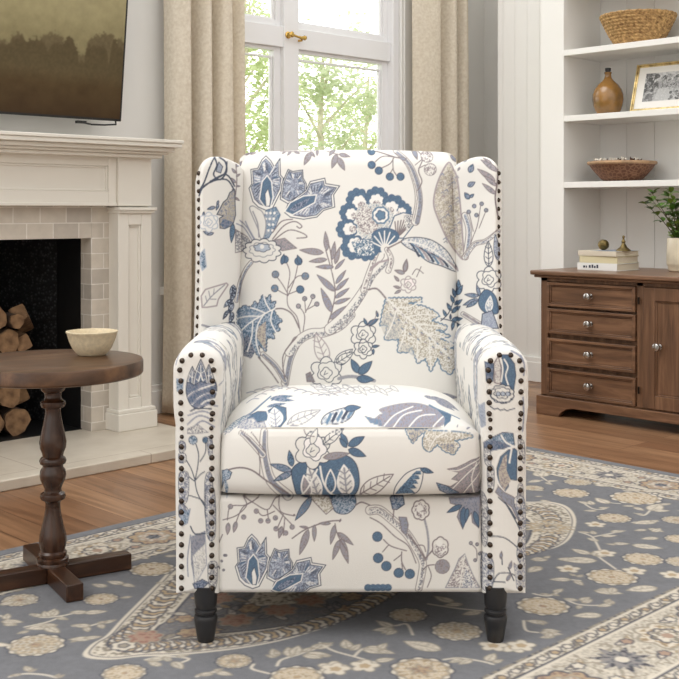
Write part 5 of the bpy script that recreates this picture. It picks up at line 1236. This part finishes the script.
# framed photograph
v = on_u(631, 4.585); fw, fh, tl = .315, .232, math.radians(17)
fr = thing('picture_frame', 'gold-framed black and white photograph leaning on the middle shelf', 'picture frame', (4.585, v, 1.318))
M_GOLD = plain('gold_leaf', (.84, .76, .57), .25, metal=.9, var=.15, vscale=40)
M_MAT = plain('mat_board', (.90, .89, .87), .8)
# local frame: width runs toward -Y, front faces -X, leaning back
MF = Matrix(((0, -math.cos(tl) * 0 - 1, 0, 0), (0, 0, 0, 0), (0, 0, 0, 0), (0, 0, 0, 1)))
def fm(p):                                          # (across, up, out) -> local
    a, h, o = p; return Vector((h * math.sin(tl) - o * math.cos(tl), -a, h * math.cos(tl) + o * math.sin(tl)))
def fbox(mb, a0, a1, h0, h1, o0, o1):
    vs = [fm((a, h, o)) for o in (o0, o1) for h in (h0, h1) for a in (a0, a1)]
    mb.add(vs, [(0, 2, 3, 1), (4, 5, 7, 6), (0, 1, 5, 4), (2, 6, 7, 3), (0, 4, 6, 2), (1, 3, 7, 5)]); return mb
mb = MB(); w = .014
for (o0, o1, k0, k1) in ((0, .016, 0, .007), (0, .011, .007, .014)):
    fbox(mb, k0, k1, k0, fh - k0, o0, o1); fbox(mb, fw - k1, fw - k0, k0, fh - k0, o0, o1); fbox(mb, k1, fw - k1, k0, k1, o0, o1); fbox(mb, k1, fw - k1, fh - k1, fh - k0, o0, o1)
mb.build('frame', M_GOLD, fr, bevel=.001)
fbox(MB(), .012, fw - .012, .012, fh - .012, .001, .006).build('mat_board', M_MAT, fr, smooth=False)
fbox(MB(), .008, fw - .008, .006, fh - .006, -.004, .001).build('backing', M_BLACK, fr, smooth=False)
st = MB(); st.tube([fm((fw / 2, .17, -.004)), Vector((.085, -fw / 2, .004))], .005, 8); st.build('easel_strut', M_BLACK, fr)
PC = Canvas(0, 0, 110, 70, 4, (.62, .62, .62), tex=1.2)
def bwphoto(c):
    r = random.Random(8); c.img *= (.35 + .5 * c.n2)[..., None]
    c.poly([(0, 0), (110, 0), (110, 20), (0, 24)], (.62, .62, .62), (.45, .45, .45), .6, True)
    for i in range(70): c.disc((r.uniform(0, 34), r.uniform(0, 44)), r.uniform(2, 6), [(.16,) * 3, (.28,) * 3, (.45,) * 3, (.7,) * 3][i % 4], (.1,) * 3)
    for i in range(60): c.disc((r.uniform(40, 110), r.uniform(8, 40)), r.uniform(2, 6), [(.10,) * 3, (.22,) * 3, (.36,) * 3][i % 3], (.5,) * 3, .66)
    c.poly([(24, 70), (40, 40), (62, 40), (100, 70)], (.55,) * 3, (.4,) * 3, .6)
    for i in range(26): c.disc((r.uniform(0, 30), r.uniform(50, 70)), r.uniform(2, 5), [(.2,) * 3, (.34,) * 3, (.55,) * 3][i % 3], (.15,) * 3)
    for i in range(26): c.disc((r.uniform(66, 110), r.uniform(46, 70)), r.uniform(2, 5), [(.12,) * 3, (.3,) * 3, (.6,) * 3][i % 3], (.15,) * 3)
bwphoto(PC); PC.blur()
nu, nv = 150, 100; a0, a1, h0, h1 = .052, fw - .052, .048, fh - .046
uu = np.linspace(0, 1, nu)[None, :] + np.zeros((nv, 1)); vv = np.linspace(0, 1, nv)[:, None] + np.zeros((1, nu))
C = PC.sample(uu.ravel() * 110, (1 - vv.ravel()) * 70)
np_mesh('photograph', [fm((a0 + (a1 - a0) * p, h0 + (h1 - h0) * q, .0066)) for p, q in zip(uu.ravel(), vv.ravel())], grid_faces(nv, nu), colors=np.clip(C, 0, 1), mat=M_PIC, parent=fr)
# carved bowl with dried flowers
v = on_u(622, 4.650); cb = thing('carved_bowl', 'shallow carved brown wooden bowl on the lowest shelf', 'bowl', (4.65, v, 1.003))
def carved():
    m, nt, b = new_mat('carved_wood'); tc = N(nt, 'ShaderNodeTexCoord'); sp = N(nt, 'ShaderNodeSeparateXYZ'); nt.links.new(tc.outputs['Object'], sp.inputs['Vector'])
    vo = N(nt, 'ShaderNodeTexVoronoi', feature='DISTANCE_TO_EDGE'); vo.inputs['Scale'].default_value = 55; mp = N(nt, 'ShaderNodeMapping'); mp.inputs['Scale'].default_value = (1, 1, .8); nt.links.new(tc.outputs['Object'], mp.inputs['Vector']); nt.links.new(mp.outputs['Vector'], vo.inputs['Vector'])
    r = N(nt, 'ShaderNodeValToRGB'); e = r.color_ramp.elements; e[0].position = .0; e[0].color = L4((.55, .40, .29)); e[1].position = .16; e[1].color = L4((.38, .23, .15)); nt.links.new(vo.outputs['Distance'], r.inputs['Fac']); nt.links.new(r.outputs['Color'], b.inputs['Base Color']); b.inputs['Roughness'].default_value = .6
    bpn = N(nt, 'ShaderNodeBump'); bpn.inputs['Strength'].default_value = .7; bpn.inputs['Distance'].default_value = .003; bpn.invert = True; nt.links.new(vo.outputs['Distance'], bpn.inputs['Height']); nt.links.new(bpn.outputs['Normal'], b.inputs['Normal']); return m
MB().lathe([(.070, 0), (.082, .002), (.096, .012), (.120, .038), (.142, .064), (.153, .082), (.150, .082), (.130, .055), (.09, .018), (.02, .012)], 64).build('body', carved(), cb, angle=50)
MB().lathe([(.150, .080), (.158, .081), (.162, .087), (.160, .094), (.152, .096), (.147, .092), (.147, .084)], 64, cap=False).build('rim', plain('pale_wood_rim', (.68, .55, .42), .6, var=.12, vscale=30), cb)
M_DRY = plain('dried_petal', (.90, .87, .82), .9, var=.08, vscale=60); M_DRB = plain('dried_pod', (.30, .19, .13), .85, var=.3, vscale=60)
rp = random.Random(4)
for i in range(16):
    a = rp.uniform(0, 6.28); q = rp.uniform(.0, .11); x, y = 4.65 + q * math.cos(a), v + q * math.sin(a)
    if i in (0, 1): x, y = 4.60 + i * .0, v + (.055 if i == 0 else -.085)
    br_ = i % 3 == 0 or i < 2
    if not br_: a = PI + rp.uniform(-1.3, 1.3); q = rp.uniform(.095, .128); x, y = 4.65 + q * math.cos(a), v + q * math.sin(a)
    mb = MB(); mb.mi = 0; n = 5
    for k in range(n):
        b0 = 2 * PI * k / n; c_, s_ = math.cos(b0), math.sin(b0)
        mb.add([(0, 0, -.008), (.010 * c_ - .007 * s_, .010 * s_ + .007 * c_, .002), (.021 * c_, .021 * s_, .011), (.010 * c_ + .007 * s_, .010 * s_ - .007 * c_, .002), (.008 * c_, .008 * s_, -.006)], [(0, 1, 2, 3), (0, 3, 4), (0, 4, 1), (1, 4, 2), (2, 4, 3)])
    mb.lathe([(.002, -.012), (.008, -.008), (.009, 0), (.006, .006), (.001, .009)], 10)
    o = mb.build('dried_flower', M_DRB if br_ else M_DRY, None)
    zz = 1.003 + .020 + .074 * min(1, (q / .118) ** 1.3 + .25) + (.004 if i < 2 else rp.uniform(-.002, .008)); o.location = (x, y, max(zz, 1.003 + .098)); o.rotation_euler = (rp.uniform(-.4, .4), rp.uniform(-.4, .4), a)
    tag(o, 'dark brown star-shaped dried pod lying in the carved bowl' if br_ else 'pale dried flower head lying in the carved bowl', 'dried flower', 'brown dried pods in the carved bowl' if br_ else 'pale dried flowers in the carved bowl')
# books on the sideboard
M_PAGE = plain('book_pages', (.86, .82, .74), .9, bump=.4, bscale=400)
BK = [(.613, .031, 4.118, 4.300, 2.545, 2.740, 0, (.90, .90, .89), 'white book with a dark-lettered spine at the bottom of the small stack on the sideboard'),
      (.6445, .029, 4.122, 4.298, 2.548, 2.732, 1.0, (.84, .80, .66), 'cream yellow book in the middle of the small stack on the sideboard'),
      (.674, .022, 4.118, 4.296, 2.545, 2.735, -1.0, (.83, .79, .72), 'beige book with a grey cover on top of the small stack on the sideboard')]
for bi, (z, h, x0, x1, y0, y1, rot, col, lab) in enumerate(BK):
    cx, cy = (x0 + x1) / 2, (y0 + y1) / 2; b = thing('book', lab, 'book', (cx, cy, z), math.radians(rot), 'books stacked on the sideboard')
    hx, hy = (x1 - x0) / 2, (y1 - y0) / 2; mc = plain('book_cover', col, .55)
    mb = MB(); mb.box(-hx, hx, -hy, hy, 0, .0025); mb.box(-hx, hx, -hy, hy, h - .0025, h); mb.box(-hx, -hx + .004, -hy, hy, .0025, h - .0025)
    mb.build('cover', mc, b, bevel=.001)
    MB().box(-hx + .004, hx - .004, -hy + .003, hy - .003, .0025, h - .0025).build('pages', M_PAGE, b, smooth=False)
    if bi == 0:
        mb = MB(); rr = random.Random(2); y = hy - .03
        while y > -hy + .085:
            w = rr.uniform(.005, .011); mb.box(-hx - .0006, -hx + .001, y - w, y, h * .32, h * rr.choice([.62, .7, .78])); y -= w + rr.choice([.003, .004, .009])
        mb.build('spine_lettering', plain('spine_ink', (.22, .24, .30), .6), b, smooth=False)
    if bi == 2: MB().box(-hx + .001, hx - .001, -hy + .001, hy - .06, h, h + .0006).build('cover_panel', plain('grey_blue_cover', (.52, .56, .62), .5), b, smooth=False)
M_BRZ = plain('aged_brass', (.42, .36, .22), .35, metal=.8, var=.35, vscale=50)
tb = .674 + .022 + .0006
v = on_u(603.5, 4.20); s_ = MB(); s_.lathe([(.0235 * math.sin(PI * k / 18) + (.0002), -.0235 * math.cos(PI * k / 18)) for k in range(19)], 32)
o = s_.build('brass_ball', M_BRZ, None, angle=180); o.location = (4.20, v, tb + .0235); tag(o, 'small round olive-brass ball on top of the books', 'ornament')
v = on_u(623.5, 4.19); o = MB().lathe([(.032, 0), (.031, .004), (.024, .009), (.016, .016), (.010, .026), (.007, .034), (.009, .037), (.0085, .041), (.0055, .046), (.0035, .052), (.0055, .056), (.006, .060), (.004, .064), (.001, .066)], 32).build('finial_ornament', M_BRZ, None, angle=50); o.location = (4.19, v, tb); tag(o, 'little pointed brass finial ornament on top of the books beside the ball', 'ornament')
# vase and greenery
v = on_u(683, 4.30); VX, VY = 4.30, v
vs_ = thing('ceramic_vase', 'cream glazed vase holding green leafy stems on the sideboard', 'vase', (VX, VY, .613))
M_VASE = plain('cream_glaze', (.82, .78, .69), .28, spec=.55, var=.07, vscale=16)
MB().lathe([(.050, 0), (.0575, .002), (.060, .008), (.0605, .020), (.0660, .028), (.0670, .036), (.0672, .060), (.0655, .10), (.0640, .137), (.0625, .141), (.0605, .138), (.062, .06), (.058, .012), (.02, .008)], 48).build('body', M_VASE, vs_, angle=60)
M_LEAFG = plain('glossy_leaf', (.27, .40, .14), .4, var=.35, vscale=25); M_LEAFY = plain('young_leaf', (.42, .50, .20), .45, var=.25, vscale=25); M_STEM = plain('brown_stem', (.30, .25, .16), .7)
pl = thing('leafy_stems', 'bunch of green leafy stems in the cream vase', 'plant', (VX, VY, .63))
rg = random.Random(21)
def leaf_mesh(mb, base, d, up, ln, w):
    d = Vector(d).normalized(); sd = d.cross(Vector(up)).normalized(); n = sd.cross(d)
    b = Vector(base); pts = []
    for t, k, c in ((0, .05, 0), (.25, .8, .05), (.5, 1, .07), (.75, .7, .04), (1, .03, -.05)):
        m = b + d * ln * t + n * ln * c
        pts += [m - sd * w * .5 * k + n * w * .12 * k, m, m + sd * w * .5 * k + n * w * .12 * k]
    mb.add(pts, [(i * 3 + j, i * 3 + j + 1, i * 3 + j + 4, i * 3 + j + 3) for i in range(4) for j in range(2)])
for si in range(11):
    a = rg.uniform(0, 6.28); sp = rg.uniform(.3, 1.0)
    if si < 4: a = math.radians(90 + (si - 1.5) * 36); sp = .95
    H = rg.uniform(.20, .28) if si > 3 else (.19, .235, .22, .27)[si]; R_ = .125 * sp * (1.1 if si < 4 else .85)
    path = [Vector((.02 * math.cos(a), .02 * math.sin(a), 0))] + [Vector(((.02 + R_ * t ** 1.5) * math.cos(a + .2 * t), (.02 + R_ * t ** 1.5) * math.sin(a + .2 * t),   .085 + H * .82 * t)) for t in np.linspace(.05, 1, 8)]
    mb = MB(); mb.tube(path, [.003 - .0022 * i / 8 for i in range(9)], 6); mb.build('stem', M_STEM, pl)
    ly = MB(); ly2 = MB()
    for i in range(2, 9):
        for k in range(3 if i < 8 else 5):
            b0 = rg.uniform(0, 6.28); d = Vector((math.cos(b0), math.sin(b0), rg.uniform(-.1, .9))); leaf_mesh(ly if rg.random() < .72 else ly2, path[i], d, (rg.uniform(-.3, .3), rg.uniform(-.3, .3), 1), rg.uniform(.030, .048), rg.uniform(.020, .030))
    n_ = len(ly.v); ly.v += ly2.v; ly.f += [[q + n_ for q in f] for f in ly2.f]; ly.m += [1] * len(ly2.f)
    ly.build('leaf_spray', [M_LEAFG, M_LEAFY], pl, angle=180, fix=False)
# ================================================================ side table
tbl = thing('side_table', 'round dark wooden pedestal table with crossed feet beside the armchair', 'side table', (*cw(-.668, 2.615), .006), YAW + math.radians(31))
W2 = ((.165, .10, .065), (.25, .155, .10), (.36, .235, .155))
M_T1 = wood('dark_turned_wood', *W2, stretch=(1, 1, 8), scale=3, rough=.26, spec=.55); M_T2 = wood('dark_foot_wood', *W2, stretch=(10, 1, 1), scale=3, rough=.3); M_T2b = wood('dark_foot_wood_across', *W2, stretch=(1, 10, 1), scale=3, rough=.3)
M_TOP = wood('table_top_wood', (.17, .105, .06), (.30, .20, .125), (.45, .32, .21), stretch=(9, 1, 1.5), scale=2.2, rough=.3)
TZ = .515
MB().lathe([(.150, TZ - .036), (.198, TZ - .036), (.205, TZ - .034), (.208, TZ - .030), (.208, TZ - .005), (.206, TZ - .001), (.202, TZ), (.10, TZ), (.001, TZ)], 96).build('table_top', M_TOP, tbl, angle=30)
zof = lambda yz: CZ - (400 + .339 * yz - HY) * 2.625 / F - .006
pr_ = [(480, 47), (470, 46), (462, 36), (455, 38), (450, 42), (444, 42), (438, 36), (425, 40), (410, 42), (392, 40), (370, 34), (345, 28), (318, 23), (300, 22.5), (293, 26), (288, 36), (280, 39), (272, 37), (266, 27), (258, 25), (246, 30), (232, 37), (218, 40), (204, 38), (194, 31), (188, 31), (184, 38), (176, 41), (168, 38), (162, 31), (152, 33), (138, 39), (122, 41), (100, 37), (70, 30), (45, 25), (30, 23), (22, 24), (18, 34), (10, 38), (2, 37), (-4, 28), (-12, 25), (-24, 26), (-30, 34), (-36, 37), (-40, 40)]
prof = [(r_ * .00076, zof(y)) for y, r_ in pr_]; prof = [(.036, .036)] + [p for p in prof if p[1] > .052]
MB().lathe([(.030, .034), (.037, .038), (.037, .043), (.035, .046), (.0365, .050), (.0365, .055), (.030, .058)] + [p for p in prof[1:] if p[1] > .060 and p[1] < TZ - .036] + [(.034, TZ - .036)], 40).build('pedestal', M_T1, tbl, angle=40)
for k in range(4):
    a = k * PI / 2; M = Matrix.Rotation(a, 4, 'Z'); s0 = .018
    MB().box(s0, .166 if k == 3 else .186, -.0195, .0195, 0.001, .039, M).build('foot', M_T2 if k % 2 == 0 else M_T2b, tbl, bevel=.0025)
MB().box(-.018, .018, -.018, .018, .001, .0375).build('hub', M_T1, tbl)
bx, by = cw((92 - CX) * 2.70 / F, 2.70)
bw = thing('ceramic_bowl', 'small cream speckled bowl on the round side table', 'bowl', (bx, by, .006 + TZ))
M_BOWL = plain('speckled_cream', (.84, .78, .66), .5, var=.05, vscale=120)
MB().lathe([(.030, 0), (.034, .002), (.036, .004), (.047, .018), (.055, .036), (.0595, .053), (.0615, .055), (.0615, .058), (.058, .0585), (.0545, .053), (.050, .036), (.040, .016), (.02, .008), (.001, .007)], 56).build('body', M_BOWL, bw, angle=60)
# ================================================================ garden beyond the window
o = MB().box(-3, 20, VW + .13, 18, -.12, -.05).build('garden_lawn', plain('lawn', (.55, .62, .38), .9, var=.2, vscale=3)); o['kind'] = 'structure'
def treeleaf(name, col):
    m, nt, b = new_mat(name); b.inputs['Base Color'].default_value = L4(col); b.inputs['Roughness'].default_value = .6
    tl = N(nt, 'ShaderNodeBsdfTranslucent'); tl.inputs['Color'].default_value = L4([min(1, c * 1.05) for c in col]); mx = N(nt, 'ShaderNodeMixShader'); mx.inputs['Fac'].default_value = .5
    nt.links.new(b.outputs['BSDF'], mx.inputs[1]); nt.links.new(tl.outputs['BSDF'], mx.inputs[2]); nt.links.new(mx.outputs['Shader'], nt.nodes['Material Output'].inputs['Surface']); return m
TM = [treeleaf('hazed_leaf', (.80, .84, .67)), treeleaf('hazed_leaf_mid', (.77, .82, .62)), treeleaf('hazed_leaf_light', (.82, .85, .74))]  # outdoor haze and glare are put into these pale leaf colours
M_TRK = plain('hazed_trunk', (.84, .80, .74), .9, var=.2)  # trunk colour paled the same way, to stand in for glare
TR = [(7.1, 8.6, 3.2, .62, 2200, 0, 'glare-paled garden tree seen through the left window light beside the curtain'), (8.75, 9.2, 3.1, .72, 2600, 2, 'haze-paled garden tree filling the middle of the right window light'), (10.5, 10.2, 2.8, .6, 1300, 0, 'rounded garden tree at the right side of the right window light'), (10.4, 12.6, 4.6, .8, 1200, 1, 'tall far garden tree whose crown shows above the transom')]
for (u, v, h, rad, nl, mi, lab) in TR:
    t = thing('garden_tree', lab, 'tree', (u, v, -.05), 0, 'garden trees beyond the window'); r = random.Random(int(u * 100))
    tk = MB(); tk.tube([(0, 0, 0), (.03, .02, h * .3), (-.02, .03, h * .6), (.02, 0, h * .95)], [.06, .05, .035, .012], 10); ends = []
    for k in range(9):
        a = k * 2.4; z0 = h * (.30 + .06 * k); e = Vector((rad * .75 * math.cos(a), rad * .75 * math.sin(a), z0 + h * .18)); tk.tube([(0, 0, z0), tuple(e * .5 + Vector((0, 0, z0 * .5 + .02))), tuple(e)], [.022, .014, .005], 6); ends.append(e)
    tk.build('trunk', M_TRK, t)
    lf = MB(); cl = [(r.gauss(0, .42) * rad, r.gauss(0, .42) * rad, h * (.62 + r.uniform(-.36, .34))) for _ in range(26)]
    for i in range(nl):
        c = cl[r.randrange(26)]; p = Vector(c) + Vector((r.gauss(0, .12), r.gauss(0, .12), r.gauss(0, .12))); a = r.uniform(0, 6.28); d = Vector((math.cos(a), math.sin(a), r.uniform(-.8, .5)))
        leaf_mesh(lf, p, d, (r.uniform(-.6, .6), r.uniform(-.6, .6), 1), r.uniform(.06, .11), r.uniform(.035, .06))
    lf.build('crown', TM[mi], t, angle=180, fix=False)
# ================================================================ light and camera
w = bpy.data.worlds.new('sky'); SC.world = w; w.use_nodes = True
nt = w.node_tree; bg = nt.nodes['Background']; bg.inputs['Color'].default_value = (1.0, .99, .97, 1)
# overcast sky, brightest low over the garden side
tc = N(nt, 'ShaderNodeTexCoord'); dt = N(nt, 'ShaderNodeVectorMath', operation='DOT_PRODUCT'); dt.inputs[1].default_value = (.35, .93, .1); nt.links.new(tc.outputs['Generated'], dt.inputs[0])
mr = N(nt, 'ShaderNodeMapRange'); mr.inputs['From Min'].default_value = .2; mr.inputs['From Max'].default_value = .95; mr.inputs['To Min'].default_value = 1.25; mr.inputs['To Max'].default_value = 3.0
nt.links.new(dt.outputs['Value'], mr.inputs['Value']); nt.links.new(mr.outputs['Result'], bg.inputs['Strength'])
def sun(name, d, strength, angle, col=(1, 1, 1)):
    l = bpy.data.lights.new(name, 'SUN'); l.energy = strength; l.angle = math.radians(angle); l.color = col
    o = link(bpy.data.objects.new(name, l)); o.location = (2, 1, 4); o.rotation_euler = Vector(d).to_track_quat('-Z', 'Y').to_euler(); return o
dx, dy = cw(.62, .42); sun('hazy_sun', (dx, dy, -.95), .75, 35, (1, .965, .91))
cam = bpy.data.cameras.new('camera'); co = link(bpy.data.objects.new('camera', cam)); co.location = (0, 0, CZ); co.rotation_euler = (PI / 2, 0, YAW)
cam.sensor_width = 36; cam.sensor_fit = 'AUTO'; cam.lens = F / 679 * 36; cam.shift_y = -(339.5 - HY) / 679; cam.clip_start = .05; cam.clip_end = 200
SC.camera = co
SC.view_settings.view_transform = 'Standard'; SC.view_settings.look = 'None'; SC.view_settings.gamma = 1; SC.view_settings.exposure = .2; SC.view_settings.use_curve_mapping = False
